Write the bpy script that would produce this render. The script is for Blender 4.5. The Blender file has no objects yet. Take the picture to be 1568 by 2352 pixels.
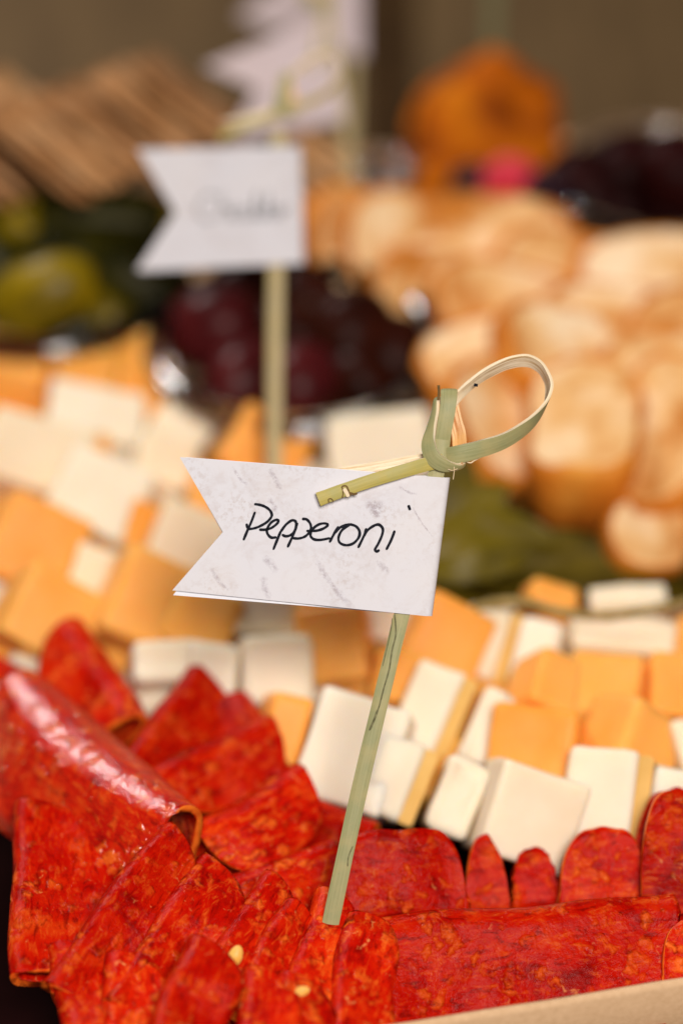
import bpy, bmesh, math, random
from mathutils import Vector, Matrix, noise as mnoise

# ------------------------------------------------------------------ camera, light, exposure
sc = bpy.context.scene
COL = sc.collection
PITCH = math.radians(38.0)
CAMZ = 0.44
FOCAL = 100.0
FOCUS = 0.598
FSTOP = 3.8
FPX = FOCAL / 36.0 * 2352.0          # focal length in picture units (picture = 1568 x 2352)

cam_d = bpy.data.cameras.new("camera")
cam = bpy.data.objects.new("camera", cam_d)
COL.objects.link(cam)
cam.location = (0, 0, CAMZ)
cam.rotation_euler = (math.pi / 2 - PITCH, 0, 0)
cam_d.sensor_fit = 'VERTICAL'
cam_d.sensor_height = 36.0
cam_d.sensor_width = 24.0
cam_d.lens = FOCAL
cam_d.clip_start = 0.01
cam_d.clip_end = 50
cam_d.dof.use_dof = True
cam_d.dof.focus_distance = FOCUS
cam_d.dof.aperture_fstop = FSTOP
sc.camera = cam

world = bpy.data.worlds.new("World")
sc.world = world
world.use_nodes = True
bg = world.node_tree.nodes["Background"]
bg.inputs[0].default_value = (1.0, 0.93, 0.86, 1)
bg.inputs[1].default_value = 0.03

def area_light(name, loc, target, size, power, color):
    d = bpy.data.lights.new(name, 'AREA')
    d.shape = 'DISK'
    d.size = size
    d.energy = power
    d.color = color
    o = bpy.data.objects.new(name, d)
    COL.objects.link(o)
    o.location = loc
    o.rotation_euler = (Vector(target) - Vector(loc)).to_track_quat('-Z', 'Y').to_euler()
    return o

area_light("front_light", (0.12, -0.22, 0.86), (0, 0.46, 0), 0.36, 15.0, (1.0, 0.92, 0.835))
area_light("window_light", (-0.52, 1.32, 0.78), (-0.05, 0.5, 0), 0.20, 9.0, (1.0, 0.95, 0.90))

sc.view_settings.view_transform = 'Standard'
sc.view_settings.look = 'None'
sc.view_settings.gamma = 1.0
sc.view_settings.exposure = 0.0
sc.view_settings.use_curve_mapping = False
sc.cycles.use_denoising = True
sc.cycles.max_bounces = 7
sc.cycles.transmission_bounces = 8
sc.cycles.transparent_max_bounces = 8
sc.cycles.caustics_reflective = False
sc.cycles.caustics_refractive = False
sc.cycles.sample_clamp_indirect = 6.0

# ------------------------------------------------------------------ frames and helpers
CAM = Vector((0, 0, CAMZ))
CR = Vector((1, 0, 0))
CF = Vector((0, math.cos(PITCH), -math.sin(PITCH)))
CU = Vector((0, math.sin(PITCH), math.cos(PITCH)))
rnd = random.Random(11)

def at(px, py, dep):
    """world point at depth dep (metres along the view axis)"""
    return CAM + dep * (CF + CR * ((px - 784) / FPX) + CU * ((1176 - py) / FPX))

def gr(px, py, z=0.0):
    """world point on the level z"""
    d = CF + CR * ((px - 784) / FPX) + CU * ((1176 - py) / FPX)
    t = (z - CAMZ) / d.z
    return CAM + t * d

def depth(p):
    return (p - CAM).dot(CF)

def cvec(x, y, f):
    """direction from picture right, picture up, away from the camera"""
    return (CR * x + CU * y + CF * f).normalized()

def tag(o, label, cat, group=None):
    o["label"] = label
    o["category"] = cat
    if group:
        o["group"] = group
    return o

def empty(name, loc):
    o = bpy.data.objects.new(name, None)
    COL.objects.link(o)
    o.location = loc
    o.empty_display_size = 0.01
    return o

def build(name, verts, faces, mats, parent=None, smooth=True, matrix=None, fm=None, attr=None):
    me = bpy.data.meshes.new(name)
    me.from_pydata([tuple(v) for v in verts], [], faces)
    if attr:
        at_ = me.attributes.new('grain', 'FLOAT_VECTOR', 'POINT')
        for d_, a_ in zip(at_.data, attr):
            d_.vector = a_
    if not isinstance(mats, (list, tuple)):
        mats = [mats]
    for m in mats:
        me.materials.append(m)
    if fm:
        for p, i in zip(me.polygons, fm):
            p.material_index = i
    bm = bmesh.new()
    bm.from_mesh(me)
    bmesh.ops.remove_doubles(bm, verts=bm.verts, dist=1e-7)
    bmesh.ops.recalc_face_normals(bm, faces=bm.faces)
    bm.to_mesh(me)
    bm.free()
    if smooth:
        for p in me.polygons:
            p.use_smooth = True
    o = bpy.data.objects.new(name, me)
    COL.objects.link(o)
    if parent is not None:
        o.parent = parent
    if matrix is not None:
        o.matrix_world = matrix
    return o

def frame_matrix(loc, ex, ey, ez):
    m = Matrix.Identity(4)
    for i, e in enumerate((ex, ey, ez)):
        m[0][i], m[1][i], m[2][i] = e
    m[0][3], m[1][3], m[2][3] = loc
    return m

def fbm(v, s, seed=0.0):
    return mnoise.noise(Vector((v[0] * s + seed * 7.13, v[1] * s + seed * 3.7, v[2] * s - seed * 5.1)))

# ------------------------------------------------------------------ materials
def new_mat(name):
    m = bpy.data.materials.new(name)
    m.use_nodes = True
    nt = m.node_tree
    for n in list(nt.nodes):
        nt.nodes.remove(n)
    out = nt.nodes.new("ShaderNodeOutputMaterial")
    bs = nt.nodes.new("ShaderNodeBsdfPrincipled")
    nt.links.new(bs.outputs[0], out.inputs[0])
    return m, nt, bs, out

def coords(nt, rand=True):
    tc = nt.nodes.new("ShaderNodeTexCoord")
    if not rand:
        return tc.outputs["Object"]
    oi = nt.nodes.new("ShaderNodeObjectInfo")
    mul = nt.nodes.new("ShaderNodeMath"); mul.operation = 'MULTIPLY'; mul.inputs[1].default_value = 3.7
    nt.links.new(oi.outputs["Random"], mul.inputs[0])
    add = nt.nodes.new("ShaderNodeVectorMath"); add.operation = 'ADD'
    nt.links.new(tc.outputs["Object"], add.inputs[0])
    nt.links.new(mul.outputs[0], add.inputs[1])
    return add.outputs[0]

def noise_node(nt, vec, scale, detail=4, rough=0.55, dist=0.0):
    n = nt.nodes.new("ShaderNodeTexNoise")
    n.inputs["Scale"].default_value = scale
    n.inputs["Detail"].default_value = detail
    n.inputs["Roughness"].default_value = rough
    n.inputs["Distortion"].default_value = dist
    nt.links.new(vec, n.inputs["Vector"])
    return n.outputs["Fac"]

def ramp(nt, fac, stops):
    r = nt.nodes.new("ShaderNodeValToRGB")
    els = r.color_ramp.elements
    while len(els) < len(stops):
        els.new(0.5)
    for e, (p, c) in zip(els, stops):
        e.position = p
        e.color = (c[0], c[1], c[2], 1) if not isinstance(c, (int, float)) else (c, c, c, 1)
    nt.links.new(fac, r.inputs[0])
    return r.outputs[0]

def mix(nt, fac, a, b, mode='MIX'):
    n = nt.nodes.new("ShaderNodeMix")
    n.data_type = 'RGBA'
    n.blend_type = mode
    for sock, v in ((n.inputs[0], fac), (n.inputs[6], a), (n.inputs[7], b)):
        if hasattr(v, "links"):
            nt.links.new(v, sock)
        elif isinstance(v, (int, float)):
            sock.default_value = v
        else:
            sock.default_value = (*v, 1)
    return n.outputs[2]

def vary(nt, c, lo, hi):
    """each object a little lighter, darker or warmer than its neighbours"""
    oi = nt.nodes.new("ShaderNodeObjectInfo")
    return mix(nt, 1.0, c, ramp(nt, oi.outputs["Random"], [(0.0, lo), (1.0, hi)]), 'MULTIPLY')

def bump(nt, bs, height, strength, dist):
    b = nt.nodes.new("ShaderNodeBump")
    b.inputs["Strength"].default_value = strength
    b.inputs["Distance"].default_value = dist
    nt.links.new(height, b.inputs["Height"])
    nt.links.new(b.outputs[0], bs.inputs["Normal"])

def simple_mat(name, c1, c2, scale, rough=0.6, bs_=0.3, bdist=0.0004, sss=0.0, srad=(1, .6, .4), sscale=0.004,
               coat=0.0, c3=None, detail=5, stretch=None, spec=0.16, var=None):
    m, nt, b, out = new_mat(name)
    v = coords(nt)
    if stretch:
        mp = nt.nodes.new("ShaderNodeMapping")
        mp.inputs["Scale"].default_value = stretch
        nt.links.new(v, mp.inputs["Vector"])
        v = mp.outputs[0]
    f = noise_node(nt, v, scale, detail)
    stops = [(0.32, c1), (0.68, c2)] if c3 is None else [(0.28, c1), (0.5, c2), (0.72, c3)]
    col = ramp(nt, f, stops)
    if var:
        col = vary(nt, col, *var)
    nt.links.new(col, b.inputs["Base Color"])
    b.inputs["Roughness"].default_value = rough
    b.inputs["Specular IOR Level"].default_value = spec
    if sss:
        b.inputs["Subsurface Weight"].default_value = sss
        b.inputs["Subsurface Radius"].default_value = srad
        b.inputs["Subsurface Scale"].default_value = sscale
    if coat:
        b.inputs["Coat Weight"].default_value = coat
        b.inputs["Coat Roughness"].default_value = 0.12
    if bs_:
        bump(nt, b, noise_node(nt, v, scale * 3.5, 4), bs_, bdist)
    return m

M = {}
M['cheddar'] = simple_mat('cheddar', (0.87, 0.365, 0.062), (0.92, 0.445, 0.11), 60, 0.42, 0.3, 0.0006, 0.7, (1, .5, .15), 0.006, var=((0.95, 0.86, 0.75), (1.0, 1.06, 1.2)))
M['white_cheese'] = simple_mat('white_cheese', (0.80, 0.70, 0.555), (0.86, 0.775, 0.645), 60, 0.42, 0.3, 0.0006, 0.7, (1, .75, .45), 0.006, var=((0.97, 0.90, 0.80), (1.0, 1.0, 1.0)))
M['rind'] = simple_mat('rind', (0.62, 0.34, 0.07), (0.72, 0.44, 0.12), 90, 0.5, 0.3)
M['kraft'] = simple_mat('kraft', (0.58, 0.375, 0.215), (0.66, 0.44, 0.265), 700, 0.85, 0.35, 0.00025, stretch=(1, 1, 1), spec=0.2)
M['table'] = simple_mat('brown_table', (0.082, 0.049, 0.021), (0.12, 0.073, 0.031), 14, 0.7, 0.2, stretch=(8, 1, 1), spec=0.15)
M['runner'] = simple_mat('dark_runner', (0.022, 0.010, 0.003), (0.05, 0.024, 0.006), 60, 0.85, 0.3, spec=0.1)
M['shade_sheet'] = simple_mat('black_shade_sheet', (0.006, 0.001, 0.001), (0.010, 0.002, 0.002), 60, 0.8, 0.1, spec=0.02)  # near-black of the added sheet that darkens the gaps between slices
M['cracker'] = simple_mat('cracker', (0.32, 0.12, 0.03), (0.58, 0.31, 0.13), 90, 0.75, 0.6, 0.0008, c3=(0.70, 0.44, 0.25), var=((0.50, 0.42, 0.36), (1.15, 1.2, 1.25)))
M['crumb'] = simple_mat('crumb', (0.62, 0.26, 0.06), (0.78, 0.48, 0.22), 45, 0.85, 0.9, 0.0015, c3=(0.84, 0.62, 0.40), spec=0.2)
def toast_mat():
    m, nt, b, out = new_mat('crumb')
    v = coords(nt)
    c = ramp(nt, noise_node(nt, v, 48, 5), [(0.34, (0.50, 0.17, 0.025)), (0.5, (0.74, 0.44, 0.19)), (0.64, (0.86, 0.65, 0.42))])
    an = nt.nodes.new("ShaderNodeAttribute"); an.attribute_name = 'grain'
    sx = nt.nodes.new("ShaderNodeSeparateXYZ"); nt.links.new(an.outputs["Vector"], sx.inputs[0])
    ad = nt.nodes.new("ShaderNodeMath"); ad.operation = 'MULTIPLY_ADD'; ad.inputs[1].default_value = 0.55
    nt.links.new(noise_node(nt, v, 70, 4), ad.inputs[0]); nt.links.new(sx.outputs[0], ad.inputs[2])
    c = mix(nt, ramp(nt, ad.outputs[0], [(1.05, 0.0), (1.26, 0.9)]), c, (0.56, 0.17, 0.014)) 
    pores = ramp(nt, noise_node(nt, v, 260, 3, 0.6), [(0.30, 0.6), (0.42, 0.0)])
    c = mix(nt, pores, c, (0.52, 0.22, 0.05))
    c = vary(nt, c, (0.96, 0.90, 0.80), (1.06, 1.12, 1.2))
    nt.links.new(c, b.inputs["Base Color"])
    b.inputs["Roughness"].default_value = 0.9
    b.inputs["Specular IOR Level"].default_value = 0.1
    bump(nt, b, noise_node(nt, v, 260, 4), 0.9, 0.0015)
    return m
M['crumb'] = toast_mat()
M['crust'] = simple_mat('crust', (0.34, 0.075, 0.005), (0.58, 0.18, 0.016), 70, 0.55, 0.6, 0.001, c3=(0.72, 0.30, 0.045))
M['amber'] = simple_mat('amber_chunk', (0.10, 0.012, 0.001), (0.47, 0.105, 0.002), 75, 0.55, 0.9, 0.002, c3=(0.66, 0.21, 0.005), spec=0.06)
M['dark_olive'] = simple_mat('dark_olive', (0.010, 0.002, 0.001), (0.032, 0.006, 0.003), 80, 0.4, 0.15, 0.0004, spec=0.06)
M['wine_olive'] = simple_mat('wine_olive', (0.030, 0.003, 0.004), (0.085, 0.009, 0.010), 80, 0.35, 0.15, 0.0004, spec=0.1)
M['green_olive'] = simple_mat('green_olive', (0.07, 0.05, 0.001), (0.27, 0.18, 0.002), 70, 0.4, 0.15, 0.0004, spec=0.2)
M['pickle'] = simple_mat('pickle', (0.010, 0.010, 0.001), (0.045, 0.038, 0.003), 90, 0.45, 0.4, 0.0008, spec=0.15)
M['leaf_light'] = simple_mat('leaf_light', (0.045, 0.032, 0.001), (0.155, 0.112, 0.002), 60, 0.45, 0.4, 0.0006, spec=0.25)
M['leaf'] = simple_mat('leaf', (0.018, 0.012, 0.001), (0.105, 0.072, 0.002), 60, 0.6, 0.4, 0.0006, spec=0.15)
M['stem'] = simple_mat('stem', (0.20, 0.14, 0.04), (0.34, 0.24, 0.09), 200, 0.6, 0.3)
M['blackberry'] = simple_mat('blackberry', (0.008, 0.002, 0.006), (0.03, 0.006, 0.012), 120, 0.25, 0.2)
M['raspberry'] = simple_mat('raspberry', (0.50, 0.015, 0.04), (0.68, 0.05, 0.08), 120, 0.3, 0.2, spec=0.2)
M['preserve'] = simple_mat('preserve', (0.008, 0.001, 0.001), (0.022, 0.003, 0.003), 60, 0.5, 0.5, 0.001, spec=0.05)
M['casing'] = simple_mat('pepperoni_rim', (0.62, 0.05, 0.004), (0.80, 0.19, 0.018), 260, 0.4, 0.4, spec=0.15)
M['seed'] = simple_mat('seed', (0.75, 0.36, 0.06), (0.88, 0.55, 0.16), 400, 0.35, 0.2, 0.0002)
M['ink'] = simple_mat('ink', (0.004, 0.005, 0.009), (0.010, 0.012, 0.020), 2500, 0.7, 0.0, spec=0.08)
M['tan_fibre'] = simple_mat('tan_fibre', (0.52, 0.24, 0.07), (0.86, 0.66, 0.42), 1500, 0.6, 0.4, 0.0002)
M['scar'] = simple_mat('scar', (0.10, 0.055, 0.015), (0.17, 0.10, 0.03), 900, 0.7, 0.0)
M['split'] = simple_mat('split', (0.09, 0.085, 0.04), (0.20, 0.19, 0.10), 1200, 0.8, 0.0)
M['paper_edge'] = simple_mat('paper_edge', (0.68, 0.70, 0.77), (0.72, 0.74, 0.81), 800, 0.8, 0.0)

def bamboo(name, ca, cb, cc, rough=0.45, streak=(0.35, 0.7), fine=2600):
    m, nt, b, out = new_mat(name)
    an = nt.nodes.new("ShaderNodeAttribute")
    an.attribute_name = 'grain'
    v = an.outputs["Vector"]
    mp = nt.nodes.new("ShaderNodeMapping")
    mp.inputs["Scale"].default_value = (1, 0.03, 1)
    nt.links.new(v, mp.inputs["Vector"])
    f = noise_node(nt, mp.outputs[0], fine, 4, 0.6, 0.2)
    g = noise_node(nt, v, 160, 4)
    h = noise_node(nt, v, 1400, 3, 0.7)
    c = mix(nt, ramp(nt, f, [(streak[0], 0.0), (streak[1], 1.0)]), ca, cb)
    c = mix(nt, ramp(nt, g, [(0.42, 0.0), (0.66, 0.75)]), c, cc)
    c = mix(nt, ramp(nt, h, [(0.62, 0.0), (0.74, 0.35)]), c, tuple(x * 0.55 for x in ca))
    nt.links.new(c, b.inputs["Base Color"])
    b.inputs["Roughness"].default_value = rough
    b.inputs["Specular IOR Level"].default_value = 0.2
    bump(nt, b, f, 0.35, 0.00015)
    return m

M['bamboo'] = bamboo('bamboo_skin', (0.23, 0.235, 0.105), (0.32, 0.315, 0.16), (0.36, 0.31, 0.14))
M['bamboo_tan'] = bamboo('bamboo_tan', (0.36, 0.29, 0.14), (0.46, 0.38, 0.20), (0.42, 0.33, 0.14))
M['bamboo_gold'] = bamboo('bamboo_gold', (0.36, 0.30, 0.07), (0.46, 0.38, 0.11), (0.33, 0.32, 0.12))
M['bamboo_pale'] = bamboo('bamboo_inner', (0.50, 0.33, 0.15), (0.84, 0.75, 0.58), (0.78, 0.66, 0.46), 0.55, (0.38, 0.56))
M['tan_fibre'] = bamboo('tan_fibre', (0.40, 0.13, 0.02), (0.84, 0.60, 0.34), (0.66, 0.36, 0.12), 0.55, (0.38, 0.60))

def paper_mat(name='printed_paper', tint=None):
    m, nt, b, out = new_mat(name)
    v = coords(nt, False)
    base = (0.61, 0.61, 0.67)
    f1 = noise_node(nt, v, 130, 7, 0.72, 0.6)
    c = mix(nt, ramp(nt, f1, [(0.50, 0.0), (0.72, 0.55)]), base, (0.49, 0.44, 0.45))
    f2 = noise_node(nt, v, 60, 5, 0.6)
    f3 = noise_node(nt, v, 900, 3, 0.7)
    mm = nt.nodes.new("ShaderNodeMath"); mm.operation = 'MULTIPLY'
    nt.links.new(ramp(nt, f2, [(0.45, 0.0), (0.65, 1.0)]), mm.inputs[0])
    nt.links.new(ramp(nt, f3, [(0.50, 0.0), (0.62, 0.45)]), mm.inputs[1])
    c = mix(nt, mm.outputs[0], c, (0.42, 0.35, 0.33))
    f4 = noise_node(nt, v, 40, 3)
    c = mix(nt, ramp(nt, f4, [(0.45, 0.0), (0.7, 0.5)]), c, (0.655, 0.625, 0.635))
    if tint:
        c = mix(nt, 1.0, c, tint, 'MULTIPLY')
    nt.links.new(c, b.inputs["Base Color"])
    b.inputs["Roughness"].default_value = 0.8
    b.inputs["Specular IOR Level"].default_value = 0.25
    bump(nt, b, noise_node(nt, v, 2200, 4), 0.15, 0.0001)
    return m
M['paper'] = paper_mat()
M['paper_pink'] = paper_mat('pink_printed_paper', (1.0, 0.86, 0.84))

def print_mat():
    m, nt, b, out = new_mat('faded_print')
    v = coords(nt, False)
    b.inputs["Base Color"].default_value = (0.45, 0.39, 0.44, 1)
    b.inputs["Roughness"].default_value = 0.9
    tr = nt.nodes.new("ShaderNodeBsdfTransparent")
    mx = nt.nodes.new("ShaderNodeMixShader")
    f = noise_node(nt, v, 900, 4, 0.7)
    an = nt.nodes.new("ShaderNodeAttribute"); an.attribute_name = 'grain'
    sx = nt.nodes.new("ShaderNodeSeparateXYZ"); nt.links.new(an.outputs["Vector"], sx.inputs[0])
    mu = nt.nodes.new("ShaderNodeMath"); mu.operation = 'MULTIPLY'
    nt.links.new(sx.outputs[0], mu.inputs[0])
    nt.links.new(ramp(nt, f, [(0.34, 0.0), (0.70, 0.50)]), mu.inputs[1])
    nt.links.new(mu.outputs[0], mx.inputs[0])
    nt.links.new(tr.outputs[0], mx.inputs[1])
    nt.links.new(b.outputs[0], mx.inputs[2])
    nt.links.new(mx.outputs[0], out.inputs[0])
    return m
M['print'] = print_mat()

def pepperoni_mat(name, spec, r0=0.16, r1=0.32):
    m, nt, b, out = new_mat(name)
    v = coords(nt)
    big = noise_node(nt, v, 75, 5, 0.6, 0.8)
    c = ramp(nt, big, [(0.28, (0.20, 0.002, 0.0008)), (0.44, (0.46, 0.004, 0.0008)), (0.58, (0.56, 0.012, 0.0012)), (0.74, (0.64, 0.05, 0.004))])
    vo = nt.nodes.new("ShaderNodeTexVoronoi")
    vo.feature = 'F1'
    vo.inputs["Scale"].default_value = 230
    vo.inputs["Randomness"].default_value = 1.0
    dn = nt.nodes.new("ShaderNodeTexNoise"); dn.inputs["Scale"].default_value = 220; dn.inputs["Detail"].default_value = 4
    nt.links.new(v, dn.inputs["Vector"])
    sub = nt.nodes.new("ShaderNodeVectorMath"); sub.operation = 'MULTIPLY_ADD'
    sub.inputs[1].default_value = (0.011, 0.011, 0.011)
    nt.links.new(dn.outputs["Color"], sub.inputs[0]); nt.links.new(v, sub.inputs[2])
    nt.links.new(sub.outputs[0], vo.inputs["Vector"])
    spots = ramp(nt, vo.outputs["Distance"], [(0.16, 1.0), (0.46, 0.0)])
    gate = ramp(nt, noise_node(nt, v, 120, 3), [(0.40, 0.0), (0.58, 1.0)])
    mul = nt.nodes.new("ShaderNodeMath"); mul.operation = 'MULTIPLY'
    nt.links.new(spots, mul.inputs[0]); nt.links.new(gate, mul.inputs[1])
    c = mix(nt, mul.outputs[0], c, (0.72, 0.10, 0.010))
    mp = nt.nodes.new("ShaderNodeMapping"); mp.inputs["Scale"].default_value = (1, 0.35, 1)
    nt.links.new(v, mp.inputs["Vector"])
    grain = noise_node(nt, mp.outputs[0], 620, 5, 0.7, 0.6)
    c = mix(nt, ramp(nt, grain, [(0.34, 0.75), (0.48, 0.0)]), c, (0.17, 0.002, 0.001))
    c = mix(nt, ramp(nt, grain, [(0.54, 0.0), (0.72, 0.6)]), c, (0.78, 0.14, 0.014))
    gate2 = ramp(nt, noise_node(nt, v, 340, 3, 0.6, 0.8), [(0.66, 0.0), (0.76, 0.55)])
    c = mix(nt, gate2, c, (0.86, 0.36, 0.11))
    c = vary(nt, c, (0.74, 0.55, 0.55), (1.05, 1.2, 1.2))
    nt.links.new(c, b.inputs["Base Color"])
    b.inputs["Roughness"].default_value = 0.34
    rr = ramp(nt, noise_node(nt, v, 240, 4), [(0.35, r0), (0.65, r1)])
    nt.links.new(rr, b.inputs["Roughness"])
    b.inputs["Specular IOR Level"].default_value = spec
    h = nt.nodes.new("ShaderNodeMath"); h.operation = 'ADD'
    nt.links.new(noise_node(nt, v, 420, 5, 0.65), h.inputs[0])
    nt.links.new(mul.outputs[0], h.inputs[1])
    bump(nt, b, h.outputs[0], 0.7, 0.0006)
    return m
M['pepperoni'] = pepperoni_mat('pepperoni', 0.05)
M['pepperoni_oily'] = pepperoni_mat('pepperoni_oily', 1.0, 0.08, 0.20)

def plastic_mat():
    m, nt, b, out = new_mat('clear_plastic')
    b.inputs["Base Color"].default_value = (0.97, 0.98, 1.0, 1)
    b.inputs["Roughness"].default_value = 0.10
    b.inputs["IOR"].default_value = 1.65
    b.inputs["Transmission Weight"].default_value = 1.0
    return m
M['plastic'] = plastic_mat()

# ------------------------------------------------------------------ the setting: table and kraft box
def sheet(name, pts, mats, parent=None, origin=None, thick=0.0012, inward=None):
    """flat panel with thickness from corner points, extruded along its own normal (both ways)"""
    o = Vector(origin) if origin is not None else Vector((0, 0, 0))
    P = [Vector(p) - o for p in pts]
    n = (P[1] - P[0]).cross(P[2] - P[1]).normalized()
    k = len(P)
    vs = [p + n * thick / 2 for p in P] + [p - n * thick / 2 for p in P]
    fs = [tuple(range(k)), tuple(range(2 * k - 1, k - 1, -1))]
    for i in range(k):
        j = (i + 1) % k
        fs.append((i, j, k + j, k + i))
    return build(name, vs, fs, mats, parent, smooth=False)

FLOOR = -0.033
tb = build('table', [(-2.5, -1.0, FLOOR - 0.004), (2.5, -1.0, FLOOR - 0.004), (2.5, 3.5, FLOOR - 0.004), (-2.5, 3.5, FLOOR - 0.004),
                     (-2.5, -1.0, FLOOR - 0.04), (2.5, -1.0, FLOOR - 0.04), (2.5, 3.5, FLOOR - 0.04), (-2.5, 3.5, FLOOR - 0.04)],
           [(0, 1, 2, 3), (7, 6, 5, 4), (0, 4, 5, 1), (1, 5, 6, 2), (2, 6, 7, 3), (3, 7, 4, 0)], M['table'], smooth=False)
tb["kind"] = "structure"

RIM = 0.004
A0 = gr(850, 2352, RIM)
B0 = gr(1568, 2243, RIM)
bx = (B0 - A0).normalized()                 # along the near wall
by = Vector((-bx.y, bx.x, 0))               # into the box
O0 = A0 - bx * 0.16                          # near corner
WX, WY = 0.44, 0.358
def bxp(a, b, z):
    p = O0 + bx * a + by * b
    return Vector((p.x, p.y, z))
box = empty('kraft_box', bxp(WX / 2, WY / 2, FLOOR))
tag(box, 'brown kraft paper box holding all the food, its near rim in front of the pepperoni', 'box')
org = box.location.copy()
sheet('bottom', [bxp(0, 0, FLOOR), bxp(WX, 0, FLOOR), bxp(WX, WY, FLOOR), bxp(0, WY, FLOOR)], M['kraft'], box, org)

def wall_strip(name, f, L, zb, zt, n=60, th=0.0022, seed=1):
    """wall with a rolled, slightly wavy top edge; f(t, off, z) gives points"""
    vs, fs = [], []
    for i in range(n + 1):
        t = i / n
        wav = 0.0005 * fbm((t * 4, 0, 0), 1.0, seed) + 0.00015 * fbm((t * 30, 0, 0), 1.0, seed)
        prof = [(0, zb), (0, zt - 0.0012), (th * 0.25, zt - 0.0002), (th * 0.5, zt), (th * 0.75, zt - 0.0002), (th, zt - 0.0012), (th, zb)]
        for off, z in prof:
            vs.append(f(t * L, off + wav, z + (wav if z > FLOOR + 0.005 else 0)) - org)
    m = 7
    for i in range(n):
        for k in range(m):
            a, b = i * m + k, i * m + (k + 1) % m
            fs.append((a, b, b + m, a + m))
    fs.append(tuple(range(m)))
    fs.append(tuple(range(n * m, n * m + m)))
    return build(name, vs, fs, M['kraft'], box, smooth=True)
wall_strip('near_wall', lambda s, o, z: bxp(s, o - 0.0022, z), WX, FLOOR, RIM, seed=2)
wall_strip('far_wall', lambda s, o, z: bxp(s, WY - o, z), WX, FLOOR, -0.012, seed=3)
wall_strip('side_wall', lambda s, o, z: bxp(o - 0.003, s, z), WY, FLOOR, RIM - 0.0005, seed=4)
wall_strip('side_wall', lambda s, o, z: bxp(WX - o + 0.003, s, z), WY, FLOOR, -0.013, seed=5)

# black sheet added under the meat, standing in for shade in the corner and gaps
tz = FLOOR + 0.003
tr_pts = [bxp(0.004, 0.004, tz), bxp(WX - 0.01, 0.004, tz), gr(1720, 2000, tz), gr(1000, 1900, tz), gr(700, 1820, tz), gr(480, 1680, tz), gr(-260, 1560, tz)]
shade_sheet = sheet('black_shade_sheet', tr_pts, M['shade_sheet'], None, (0, 0, 0), 0.0015)
tag(shade_sheet, 'black sheet added under the pepperoni as shade for the box corner and gaps', 'shade_sheet')
# dark cloth strip on the table behind the box
rp = [gr(830, 520, FLOOR - 0.002), gr(945, 520, FLOOR - 0.002), gr(950, -80, FLOOR - 0.002), gr(830, -80, FLOOR - 0.002)]
far = (rp[2] + rp[3]) / 2
rp[2] = rp[1] + (rp[2] - rp[1]) * 2.2; rp[3] = rp[0] + (rp[3] - rp[0]) * 2.2
ru = sheet('table_runner', rp, M['runner'], None, (0, 0, 0), 0.001)
tag(ru, 'dark brown strip of cloth on the table behind the flags', 'cloth')

# ------------------------------------------------------------------ flag picks
def catmull(pts, n=10):
    out = []
    m = len(pts)
    for i in range(m - 1):
        p0, p1, p2, p3 = pts[max(i - 1, 0)], pts[i], pts[i + 1], pts[min(i + 2, m - 1)]
        for k in range(n):
            t = k / n
            out.append([0.5 * ((2 * b) + (-a + c) * t + (2 * a - 5 * b + 4 * c - d) * t * t + (-a + 3 * b - 3 * c + d) * t ** 3)
                        for a, b, c, d in zip(p0, p1, p2, p3)])
    out.append(list(pts[-1]))
    return out

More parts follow.
